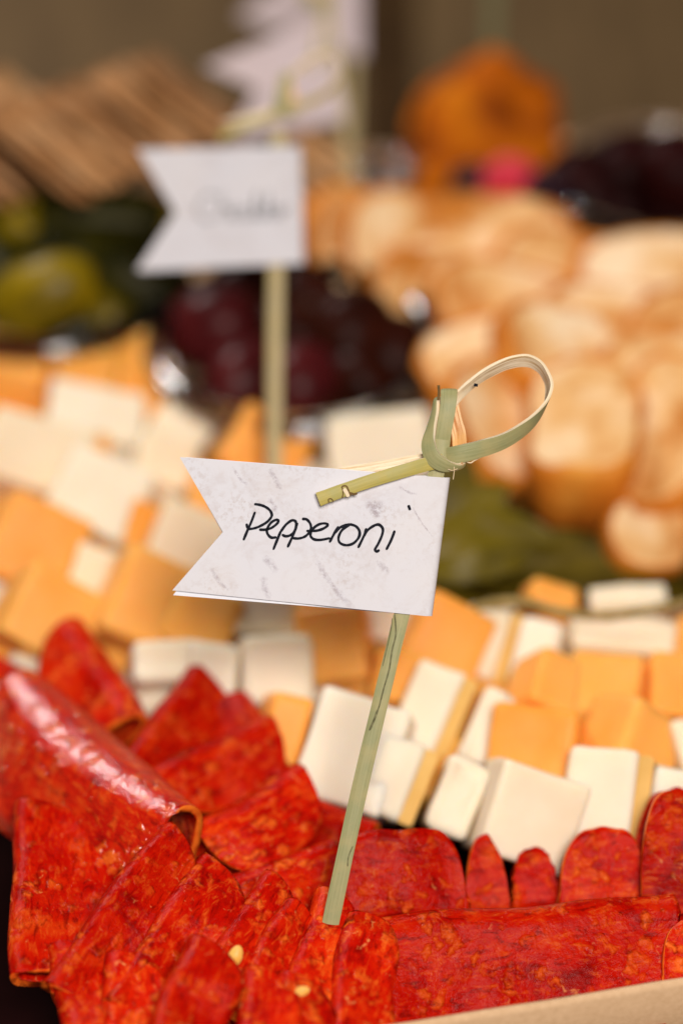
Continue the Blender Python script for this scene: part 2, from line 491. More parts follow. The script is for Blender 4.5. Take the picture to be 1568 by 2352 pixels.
def ribbon(name, pts, xf, dep0, parent, org, th, mats, outer='cam', n=8, bulge=0.5, ref=0.5):
    """pts: (px, py, dz_mm, width_px, wx, wy, wf)"""
    P = catmull(pts, n)
    cen, wv, wd = [], [], []
    for p in P:
        X, Y = xf(p[0], p[1])
        s = xf.s
        d = dep0(X, Y) + p[2] * 0.001 * s
        cen.append(at(X, Y, d))
        wv.append(cvec(p[4], p[5], p[6]))
        wd.append(p[3] * s * d / FPX)
    N = len(cen)
    cc = sum(cen, Vector((0, 0, 0))) / N
    vs, fs, fm, ga = [], [], [], []
    run = 0.0
    K = 7
    sgn = None
    for i in range(N):
        T = (cen[min(i + 1, N - 1)] - cen[max(i - 1, 0)]).normalized()
        W = wv[i]
        W = (W - T * W.dot(T)).normalized()
        Nn = T.cross(W).normalized()
        if sgn is None:
            mid = max(1, min(N - 2, int(N * ref)))
            Tm = (cen[mid + 1] - cen[mid - 1]).normalized()
            Wm = (wv[mid] - Tm * wv[mid].dot(Tm)).normalized()
            tgt = (cen[mid] - cc) if outer == 'out' else -CF
            sgn = 1 if Tm.cross(Wm).dot(tgt) > 0 else -1
        i_s = sgn
        Nn = Nn * i_s
        if i:
            run += (cen[i] - cen[i - 1]).length
        jit = 1 + 0.05 * fbm((i * 0.21, wd[i] * 100, 0), 1.0, 3.3)
        for q in range(K):
            u = -1 + 2 * q / (K - 1)
            vs.append(cen[i] + W * (u * wd[i] / 2 * jit) + Nn * (th / 2 * (1 + bulge * (1 - abs(u) ** 2.5))) - org)
            ga.append((u * wd[i] / 2, run, 0.0))
        for q in range(K - 1, -1, -1):
            u = -1 + 2 * q / (K - 1)
            vs.append(cen[i] + W * (u * wd[i] / 2 * jit) - Nn * (th / 2) - org)
            ga.append((u * wd[i] / 2, run, 0.003))
    m = 2 * K
    for i in range(N - 1):
        for k in range(m):
            a, b = i * m + k, i * m + (k + 1) % m
            fs.append((a, b, b + m, a + m))
            fm.append(0 if k < K - 1 else 1)
    fs.append(tuple(range(m))); fm.append(1)
    fs.append(tuple(range((N - 1) * m, N * m))); fm.append(1)
    o = build(name, vs, fs, mats, parent, True, None, fm, ga)
    bm = bmesh.new(); bm.from_mesh(o.data)
    for e in bm.edges:
        if len(e.link_faces) == 2 and e.calc_face_angle(0) > 0.9:
            e.smooth = False
    bm.to_mesh(o.data); bm.free()
    return o

def xform(px0, py0, qx, qy, s, rot=0.0, flip=1):
    c, sn = math.cos(rot), math.sin(rot)
    def f(x, y):
        dx, dy = (x - px0) * s * flip, (y - py0) * s
        return qx + dx * c - dy * sn, qy + dx * sn + dy * c
    f.s = s
    return f
IDENT = xform(0, 0, 0, 0, 1.0)

def zoom2(x, y):      # coordinates read in an enlargement of the knot
    return ((980 + x / 3.7333) / 1.08865, (860 + y / 3.7333) / 1.08865)
def zoom3(x, y):
    return ((740 + x / 3.7333) / 1.08865, (1080 + y / 3.7333) / 1.08865)
def zoom1(x, y):
    return ((580 + x / 3.2667) / 1.08865, (1230 + y / 3.2667) / 1.08865)
def zoomf(x, y):
    return ((400 + x / 1.49333) / 1.08865, (850 + y / 1.49333) / 1.08865)
ZW = 1 / 3.7333 / 1.08865

LOOP = [((500, 640), 2.2, 90, (0.5, 0.1, -0.5)),
        ((600, 505), 1.6, 95, (0.1, -0.75, 0.5)), ((735, 375), 1.0, 130, (0, -0.62, 0.8)), ((900, 262), 0.6, 150, (0.1, -0.55, 0.83)),
        ((1080, 180), 0.2, 150, (0.05, -0.58, 0.8)), ((1250, 155), 0.0, 150, (0.0, -0.62, 0.8)), ((1370, 210), 0.0, 150, (-0.1, -0.55, 0.85)),
        ((1445, 320), 0.0, 150, (-0.22, -0.3, 0.92)), ((1462, 430), -0.2, 150, (-0.25, -0.3, 0.9)), ((1410, 590), -0.5, 150, (-0.1, -0.5, 0.85)),
        ((1270, 755), -0.9, 150, (0.05, -0.72, 0.7)), ((1050, 900), -1.2, 152, (0.2, -0.85, 0.5)),
        ((800, 985), -1.4, 160, (0.15, -0.95, 0.25)), ((610, 1030), -1.2, 160, (0.1, -1, 0.1)), ((470, 1040), 0.2, 130, (0.1, -1, 0.0)), ((400, 1020), 2.0, 110, (0.1, -1, 0.0))]
BAND = [((470, 1180), 0.6, 140, (1, 0, 0.05)), ((462, 1000), 0.2, 142, (1, 0.05, 0.05)), ((480, 830), -0.6, 145, (1, 0.05, 0.0)), ((508, 660), -1.0, 148, (1, 0.05, 0)),
        ((526, 520), -0.9, 152, (1, 0.02, 0)), ((530, 452), -0.3, 154, (1, 0, 0)), ((532, 440), 1.2, 150, (1, 0, 0.05)), ((545, 520), 2.6, 130, (1, 0.1, 0.15)),
        ((585, 700), 3.0, 120, (1, 0.1, 0.15)), ((620, 850), 2.6, 130, (1, 0.15, 0.1)), ((630, 1000), 1.2, 130, (1, 0.1, 0))]
WRAP = [((470, 540), 2.6, 60, (0.5, 0.2, 0.8)), ((418, 520), 0.9, 70, (0.45, 0.1, -0.85)), ((398, 640), -0.4, 85, (0.5, 0.1, -0.8)), ((362, 790), -1.2, 105, (0.62, 0.1, -0.7)), ((338, 930), -1.9, 130, (0.85, 0.15, -0.4)),
        ((375, 1055), -2.3, 148, (0.92, 0.5, -0.3)), ((470, 1125), -2.3, 135, (0.55, 0.85, -0.3)), ((570, 1150), -1.8, 85, (0.3, 0.85, -0.6)), ((650, 1135), -0.8, 55, (0.1, 0.6, -0.8)), ((670, 1090), 0.9, 60, (0.1, 0.5, -0.8))]
TAIL = [((470, 1090), -0.9, 135, (0.15, 1, 0)), ((330, 1120), -1.5, 130, (0.2, 1, 0)), ((120, 1180), -2.3, 126, (0.26, 1, 0)), ((-200, 1277), -2.6, 122, (0.3, 1, 0)),
        ((-470, 1370), -2.4, 124, (0.32, 1, 0)), ((-690, 1452), -2.2, 130, (0.33, 1, 0))]
BACKTAIL = [((420, 1070), 1.4, 120, (0.1, 1, 0)), ((250, 1085), 2.2, 112, (0.12, 1, 0)), ((0, 1125), 2.8, 100, (0.12, 1, 0)), ((-300, 1165), 3.0, 80, (0.1, 1, 0)), ((-620, 1200), 3.0, 40, (0.1, 1, 0))]

def conv(L):
    out = []
    for (p, dz, w, v) in L:
        x, y = zoom2(*p)
        out.append((x, y, dz, w * ZW, *v))
    return out

def strokes_mesh(name, strokes, surf, width, mats, parent, org, lift, n=6, rough=0.0, soft=False):
    vs, fs, ga = [], [], []
    for si, st in enumerate(strokes):
        w0 = width
        if isinstance(st, tuple):
            st, w0 = st
        P = catmull([list(p) for p in st], n)
        N = len(P)
        L = []
        for i in range(N):
            tx, ty = P[min(i + 1, N - 1)][0] - P[max(i - 1, 0)][0], P[min(i + 1, N - 1)][1] - P[max(i - 1, 0)][1]
            l = math.hypot(tx, ty) or 1
            nx, ny = -ty / l, tx / l
            w = w0 * (1 + 0.22 * fbm((i * 0.35, si * 3.1, 0), 1.0, 1.7) + rough * fbm((i * 0.9, si * 2.3, 0), 1.0, 5.7))
            if i == 0 or i == N - 1:
                w *= 0.55
            L.append((P[i], nx, ny, w, tx / l, ty / l))
        b = len(vs)
        for i, (p, nx, ny, w, tx, ty) in enumerate(L):
            e = -w * 0.3 if i == 0 else (w * 0.3 if i == N - 1 else 0)
            cols = (-0.9, -0.45, 0.0, 0.45, 0.9) if soft else (-0.5, 0.5)
            for q in cols:
                vs.append(surf(p[0] + nx * w * q + tx * e, p[1] + ny * w * q + ty * e, lift + 0.000012 * (si % 5)) - org)
                ga.append((max(0.0, 1 - abs(q) / 0.9) ** 0.8 * min(1.0, 4.0 * i / N, 4.0 * (N - 1 - i) / N), 0, 0))
        m = 5 if soft else 2
        for i in range(N - 1):
            for c_ in range(m - 1):
                a = b + m * i + c_
                fs.append((a, a + 1, a + m + 1, a + m))
    return build(name, vs, fs, mats, parent, False, None, None, ga if soft else None)

def make_pick(label, flag, dep0, stick, knot_xf, text=None, text_w=5.6, prints=None, detail=True, stick_px=37, stick_d=None, skin='bamboo', sheetmat='paper'):
    """flag: dict TL, TR, NO, BR, BL in picture units; dep0(px, py) the depth of the flag sheet"""
    sb, st_ = stick[0], stick[-1]
    base = at(sb[0], sb[1], dep0(*sb) + sb_depth(stick_d))
    root = empty('flag_pick', base)
    tag(root, label, 'flag pick')
    org = base
    # stick as one long flat strip
    BRy = flag['BR'][1]
    S = [(x, y, (stick_d or 0.0) * 1000 * max(0.0, (y - BRy) / (stick[0][1] - BRy)), w, 1, 0.12, 0) for i, ((x, y), w) in enumerate(zip(stick, stick_px if isinstance(stick_px, list) else [stick_px] * len(stick)))]
    ribbon('stick', S, IDENT, dep0, root, org, 0.0013, [M[skin], M[skin]], n=10, bulge=0.35)
    # folded paper flag
    TL, TR, NO, BR, BL = (flag[k] for k in ('TL', 'TR', 'NO', 'BR', 'BL'))
    hgt = math.hypot(TR[0] - BR[0], TR[1] - BR[1])
    mm = dep0(*TR) / FPX           # metres per picture unit
    def nfun(e):                    # bulge of the sheets round the stick, e metres from the fold
        a = 0.00125; b = 0.00022
        if e < 0.011:
            return a
        if e > 0.026:
            return b
        t = (e - 0.011) / 0.015
        t = t * t * (3 - 2 * t)
        return a + (b - a) * t
    def rightp(v):
        return (TR[0] + (BR[0] - TR[0]) * v, TR[1] + (BR[1] - TR[1]) * v)
    vn = flag.get('vn', 0.52)
    def leftp(v):
        if v < vn:
            t = v / vn
            return (TL[0] + (NO[0] - TL[0]) * t, TL[1] + (NO[1] - TL[1]) * t)
        t = (v - vn) / (1 - vn)
        return (NO[0] + (BL[0] - NO[0]) * t, NO[1] + (BL[1] - NO[1]) * t)
    rows = sorted(set([i / 16 for i in range(17)] + [vn]))
    r = 0.00125
    us = [0.0, 0.02, 0.04, 0.07, 0.1, 0.15, 0.2, 0.25, 0.3, 0.36, 0.42, 0.5, 0.6, 0.7, 0.8, 0.9, 1.0]
    vs, fs = [], []
    bs_ = flag.get('back', (-12, 11))
    th = 0.00028
    ln = None
    for side in (1, -1):            # outer and inner surface of the sheet
        start = len(vs)
        for v in rows:
            R_ = rightp(v); L_ = leftp(v)
            line = []
            # back sheet, from its free end to the fold
            for u in reversed(us[1:]):
                x = R_[0] + (L_[0] + bs_[0] * min(1.0, v / 0.3) - R_[0]) * u
                y = R_[1] + (L_[1] + bs_[1] * v - R_[1]) * u
                e = u * math.hypot(R_[0] - L_[0], R_[1] - L_[1]) * mm
                w = nfun(e) + 0.00012 * u * (0.3 + v)
                line.append(at(x + (r / mm), y, dep0(x, y) + w + th * 0.5 * side + 0.0002))
            for k in range(9):
                a = -math.pi / 2 + math.pi * k / 8
                rr = r + th * 0.5 * side
                x = R_[0]; y = R_[1]
                line.append(at(x + (rr * math.cos(a) - r) / mm + (r / mm), y, dep0(x, y) - rr * math.sin(a)))
            for u in us[1:]:
                x = R_[0] + (L_[0] - R_[0]) * u
                y = R_[1] + (L_[1] - R_[1]) * u
                e = u * math.hypot(R_[0] - L_[0], R_[1] - L_[1]) * mm
                w = nfun(e)
                line.append(at(x, y, dep0(x, y) - w - th * 0.5 * side))
            ln = len(line)
            vs += [p - org for p in line]
        nr = len(rows)
        for i in range(nr - 1):
            for k in range(ln - 1):
                a = start + i * ln + k
                fs.append((a, a + 1, a + ln + 1, a + ln))
    half = len(rows) * ln
    nr = len(rows)
    fm = [0] * (len(fs) // 2) + [1] * (len(fs) // 2)
    for k in range(ln - 1):
        fs.append((k, k + 1, half + k + 1, half + k)); fm.append(1)
        a = (nr - 1) * ln + k
        fs.append((a, a + 1, half + a + 1, half + a)); fm.append(1)
    for i in range(nr - 1):
        for k in (0, ln - 1):
            a = i * ln + k
            fs.append((a, a + ln, half + a + ln, half + a)); fm.append(1)
    paper = build('paper_flag', vs, fs, [M[sheetmat], M['paper_edge']], root, True, None, fm)
    bm = bmesh.new(); bm.from_mesh(paper.data)
    for e in bm.edges:
        if len(e.link_faces) == 2 and e.calc_face_angle(0) > 0.9:
            e.smooth = False
    bm.to_mesh(paper.data); bm.free()
    def surf(px, py, lift):
        v = (py - TR[1]) / (BR[1] - TR[1])
        R_ = rightp(v)
        e = (R_[0] - px) * mm * 1.0
        return at(px, py, dep0(px, py) - nfun(e) - th * 0.5 - lift)
    if prints:
        strokes_mesh('printed_mark', prints, surf, 10, M['print'], paper, org, 0.00005, rough=0.7, soft=True)
    if text:
        strokes_mesh('lettering', text, surf, text_w, M['ink'], paper, org, 0.00014)
    # knot
    ribbon('loop', conv(LOOP), knot_xf, dep0, root, org, 0.00065, [M[skin], M['bamboo_pale']], outer='out')
    ribbon('knot_fold', conv(BAND), knot_xf, dep0, root, org, 0.0006, [M['bamboo'], M['tan_fibre']], outer='cam', ref=0.25)
    ribbon('knot_wrap', conv(WRAP), knot_xf, dep0, root, org, 0.0007, [M['bamboo'], M['bamboo_pale']], outer='cam', ref=0.6)
    tail = ribbon('tail', conv(TAIL), knot_xf, dep0, root, org, 0.0009, [M['bamboo_gold'], M['bamboo_pale']], outer='cam')
    ribbon('split_tail', conv(BACKTAIL), knot_xf, dep0, root, org, 0.0006, [M['bamboo_pale'], M['bamboo_pale']], outer='cam')
    return root, tail

def sb_depth(d):
    return 0.0 if d is None else d

D1 = 0.598
def dep1(px, py):
    return D1 + (px - 700) * 0.0000045 + (1230 - py) * 0.0000030

PEP = [
    [(188, 165), (160, 240), (125, 320), (95, 392)],
    [(120, 262), (128, 292), (150, 302), (210, 288), (280, 250), (318, 210), (325, 180), (305, 145), (265, 118), (220, 104), (185, 100)],
    [(225, 308), (270, 308), (320, 295), (365, 262), (380, 235), (360, 228), (320, 250), (288, 300), (290, 340), (320, 372), (362, 370)],
    [(400, 318), (370, 390), (338, 470)],
    [(400, 322), (440, 268), (490, 232), (522, 246), (520, 300), (490, 345), (445, 362), (410, 350)],
    [(535, 255), (500, 350), (455, 450)],
    [(575, 221), (610, 225), (640, 262), (642, 310), (602, 360), (545, 380), (490, 376)],
    [(610, 318), (680, 318), (740, 302), (782, 272), (760, 257), (710, 265), (662, 300), (640, 350), (665, 385), (720, 392), (800, 377)],
    [(870, 285), (840, 330), (797, 410)],
    [(838, 335), (880, 292), (930, 270), (962, 266)],
    [(960, 268), (900, 310), (870, 370), (880, 415), (930, 435), (990, 420), (1035, 370), (1040, 320), (1010, 280), (962, 264)],
    [(1097, 300), (1075, 362), (1030, 455)],
    [(1075, 362), (1110, 310), (1160, 275), (1200, 268), (1230, 300), (1225, 350), (1195, 420), (1168, 468), (1180, 486), (1202, 475)],
    [(1327, 318), (1300, 390), (1260, 470)],
    [(1440, 110), (1446, 128), (1453, 146)],
]
PEP = [[zoom1(*p) for p in s] for s in PEP]
PRN = [([(580, 805), (610, 870), (680, 960), (725, 1002)], 9), ([(770, 595), (800, 628), (832, 600)], 17), ([(800, 620), (808, 645), (815, 668)], 12),
       ([(405, 478), (430, 520), (458, 567)], 8), ([(398, 578), (425, 620), (436, 652)], 8), ([(383, 812), (410, 830), (437, 868)], 11),
       ([(385, 880), (393, 930), (412, 968)], 10), ([(805, 825), (830, 845), (852, 872)], 10), ([(940, 622), (975, 680), (1025, 745)], 3.0),
       ([(190, 850), (220, 900), (262, 935)], 6), ([(270, 470), (300, 520), (330, 540)], 5), ([(880, 540), (930, 570), (960, 575)], 4)]
PRN = [([zoomf(*p) for p in s], w) for s, w in PRN]

pick1, tail1 = make_pick('pick in sharp focus with a folded paper flag handwritten Pepperoni, stuck in the sliced meat',
                         dict(TL=(413, 1050), TR=(1018, 1097), NO=(512, 1222), BR=(977, 1415), BL=(396, 1356)), dep1,
                         [(736, 2250), (757, 2130), (817, 1850), (869, 1630), (922, 1412), (975, 1200), (1003, 1080), (1012, 1010)], IDENT,
                         PEP, 6.2, PRN, True, [40, 39, 38, 37, 35, 35, 36, 35], 0.0005)
# marks on the front pick
def tail_surf(px, py, lift):
    return at(px, py, dep1(px, py) - 0.0023 - 0.0009 * 0.75 - lift - 0.0002)
sc_st = [([zoom3(*p) for p in ((425, 520), (440, 505), (470, 508), (490, 550), (505, 600))], 4.0), ([zoom3(*p) for p in ((430, 520), (440, 570), (430, 615))], 3.0),
         ([zoom3(*p) for p in ((500, 570), (540, 580), (570, 575))], 5.0),
         ([zoom3(*p) for p in ((308, 660), (303, 630), (325, 622), (345, 640), (345, 655))], 2.2)]
strokes_mesh('node_scar', sc_st, tail_surf, 3, M['scar'], tail1, pick1.location, 0.0)
strokes_mesh('node_chip', [([zoom3(*p) for p in ((450, 535), (470, 565), (485, 600))], 9)], tail_surf, 6, M['bamboo_pale'], tail1, pick1.location, 0.00006)
knotz = [c for c in pick1.children if c.name.startswith('knot_wrap')][0]
loopz = [c for c in pick1.children if c.name.startswith('loop')][0]
def strand(name, pts, dz, w, mat, parent):
    L = [((x, y), dz, w, (1, 0.2, 0.0) if abs(pts[-1][1] - pts[0][1]) > abs(pts[-1][0] - pts[0][0]) else (0.1, 1, 0)) for x, y in pts]
    ribbon(name, conv(L), IDENT, dep1, parent, pick1.location, 0.00012, [mat, mat])
strand('fibre', [(575, 1130), (578, 1190), (568, 1265)], -2.4, 7, M['bamboo_pale'], knotz)
strand('fibre', [(650, 1080), (725, 1108), (770, 1085), (880, 1030)], -0.6, 12, M['bamboo_pale'], loopz)
strand('fibre', [(640, 1120), (652, 1105), (660, 1140)], -1.6, 6, M['tan_fibre'], knotz)
strand('fibre', [(520, 1170), (560, 1180), (610, 1165)], -2.6, 7, M['bamboo_pale'], knotz)
strand('fibre', [(430, 520), (436, 450), (432, 385)], -0.9, 26, M['scar'], knotz)
strand('speck', [(762, 380), (780, 384), (798, 386)], -1.2, 28, M['ink'], loopz)
def zoom6(x, y):
    return ((760 + x / 2.6133) / 1.08865, (1500 + y / 2.6133) / 1.08865)
stick1 = [c for c in pick1.children if c.name.startswith('stick')][0]
def stick_surf(px, py, lift):
    t = max(0.0, (py - 1415) / (2250 - 1415))
    return at(px, py, dep1(px, py) + 0.0005 * t - 0.0013 * 0.5 * 1.36 - lift - 0.00025)
strokes_mesh('split_line', [([zoom6(*p) for p in ((593, 95), (599, 220), (574, 330), (557, 450), (520, 580), (492, 690), (457, 790), (430, 845))], 3.4),
                            ([zoom6(*p) for p in ((575, 120), (563, 220), (515, 430))], 1.8),
                            ([zoom6(*p) for p in ((480, 720), (455, 790), (428, 850))], 5.0)],
             stick_surf, 4, M['split'], stick1, pick1.location, 0.0)
strokes_mesh('split_line', [([zoom6(*p) for p in ((318, 1610), (290, 1680), (285, 1740))], 3.0)], stick_surf, 4, M['split'], stick1, pick1.location, 0.0)

# the pick behind it, out of focus
D2 = 0.715
def dep2(px, py):
    return D2 + (px - 500) * 0.000004
CH = [[(500, 452), (478, 446), (458, 466), (455, 490), (470, 506), (492, 502)], [(512, 440), (506, 475), (500, 504)], [(503, 488), (516, 474), (526, 482), (524, 504)],
      [(534, 490), (552, 486), (548, 474), (535, 480), (536, 502), (556, 500)], [(578, 476), (562, 484), (566, 502), (580, 496), (590, 440), (584, 504)],
      [(606, 476), (592, 486), (596, 502), (608, 494), (617, 442), (612, 502)], [(636, 476), (622, 484), (624, 500), (636, 494), (640, 474), (640, 502)], [(650, 476), (650, 502), (652, 484), (664, 474)]]
kx2 = xform(1005, 1060, 650, 258, 0.54, math.radians(-4))
make_pick('blurred pick with a squared white paper flag, standing in the cheese before the dark olives',
          dict(TL=(316, 343), TR=(680, 336), NO=(402, 488), BR=(686, 606), BL=(314, 621), back=(-2, 3)), dep2,
          [(630, 1180), (630, 1060), (631, 850), (634, 620), (638, 450), (640, 300)], kx2, CH, 3.4, None, False, 34, -0.004, 'bamboo_tan')

D3 = 0.80
def dep3(px, py):
    return D3 + (px - 600) * 0.00002
kx3 = xform(1005, 1060, 752, 20, 0.5, math.radians(-60))
make_pick('blurred tilted pink-white paper flag on a pick between the crackers and the squared flag',
          dict(TL=(470, 152), TR=(735, 40), NO=(590, 205), BR=(785, 275), BL=(512, 335), back=(-2, 2), vn=0.5), dep3,
          [(830, 520), (815, 430), (795, 300), (768, 150), (752, 30)], kx3, None, 4, None, False, 24, 0.0, 'bamboo_tan', 'paper_pink')
D4 = 0.86
def dep4(px, py):
    return D4 + (px - 700) * 0.00001
kx4 = xform(1005, 1060, 815, -130, 0.66, math.radians(5))
make_pick('rearmost blurred paper flag cut off by the top of the picture',
          dict(TL=(560, -150), TR=(822, -90), NO=(652, -40), BR=(824, 132), BL=(545, 38), back=(-2, 2)), dep4,
          [(800, 460), (803, 300), (806, 130), (808, 0), (812, -110)], kx4, None, 4, None, False, 22, 0.0, 'bamboo_tan', 'paper_pink')

# ------------------------------------------------------------------ cheese
def cheese(label, px, py, w, h, color, roll=0, z=-0.003, tilt=0, yaw=0, d=None, rind=None, group=None, seed=None, name=None):
    """a cut piece of cheese: w, h in picture units; tilt about the picture's horizontal, yaw about its vertical"""
    c = gr(px, py, z)
    dep = depth(c)
    k = dep / FPX
    W, H = w * k * 1.1, h * k * 1.1
    Dp = (d * k) if d else (W + H) / 2 * 0.95
    rg = random.Random(int(px * 131 + py * 17) if seed is None else seed)
    R3 = Matrix.Rotation(math.radians(-roll), 3, 'Z') @ Matrix.Rotation(math.radians(tilt), 3, 'X') @ Matrix.Rotation(math.radians(yaw), 3, 'Y')
    B = Matrix((CR, CU, -CF)).transposed()
    R3 = B @ R3
    mtx = Matrix.Translation(c) @ R3.to_4x4()
    bm = bmesh.new()
    bmesh.ops.create_cube(bm, size=1.0)
    for v in bm.verts:
        v.co = Vector((v.co.x * W * (1 + rg.uniform(-.06, .06)), v.co.y * H * (1 + rg.uniform(-.06, .06)), v.co.z * Dp * (1 + rg.uniform(-.08, .08))))
    bmesh.ops.subdivide_edges(bm, edges=bm.edges[:], cuts=3, use_grid_fill=True)
    sd = rg.random() * 50
    for v in bm.verts:
        v.co += Vector((fbm(v.co, 90, sd), fbm(v.co, 90, sd + 9), fbm(v.co, 90, sd + 19))) * 0.0006
    ed = [e for e in bm.edges if len(e.link_faces) == 2 and e.calc_face_angle() > 1.0]
    bmesh.ops.bevel(bm, geom=ed, offset=0.0015 + rg.random() * 0.0010, segments=3, profile=0.6, affect='EDGES', clamp_overlap=True)
    me = bpy.data.meshes.new('cheese')
    bm.to_mesh(me); bm.free()
    me.materials.append(M['cheddar'] if color == 'o' else M['white_cheese'])
    for p in me.polygons:
        p.use_smooth = True
    nm = name or ('cheddar_cube' if color == 'o' else 'white_cheese_cube')
    o = bpy.data.objects.new(nm, me)
    COL.objects.link(o)
    o.matrix_world = mtx
    tag(o, label, 'cheese', group)
    if rind:
        sx, th = rind            # side, thickness in picture units
        t = th * k
        x0 = sx * (W / 2 - t * 0.15); x1 = sx * (W / 2 + t * 0.85)
        a, b = min(x0, x1), max(x0, x1)
        bm = bmesh.new()
        bmesh.ops.create_cube(bm, size=1.0)
        for v in bm.verts:
            v.co = Vector((a if v.co.x < 0 else b, v.co.y * H * 0.985, v.co.z * Dp * 0.985))
        bmesh.ops.bevel(bm, geom=bm.edges[:], offset=0.0004, segments=2, affect='EDGES')
        m2 = bpy.data.meshes.new('rind')
        bm.to_mesh(m2); bm.free()
        m2.materials.append(M['rind'])
        ro = bpy.data.objects.new('rind', m2)
        COL.objects.link(ro)
        ro.parent = o
    return o

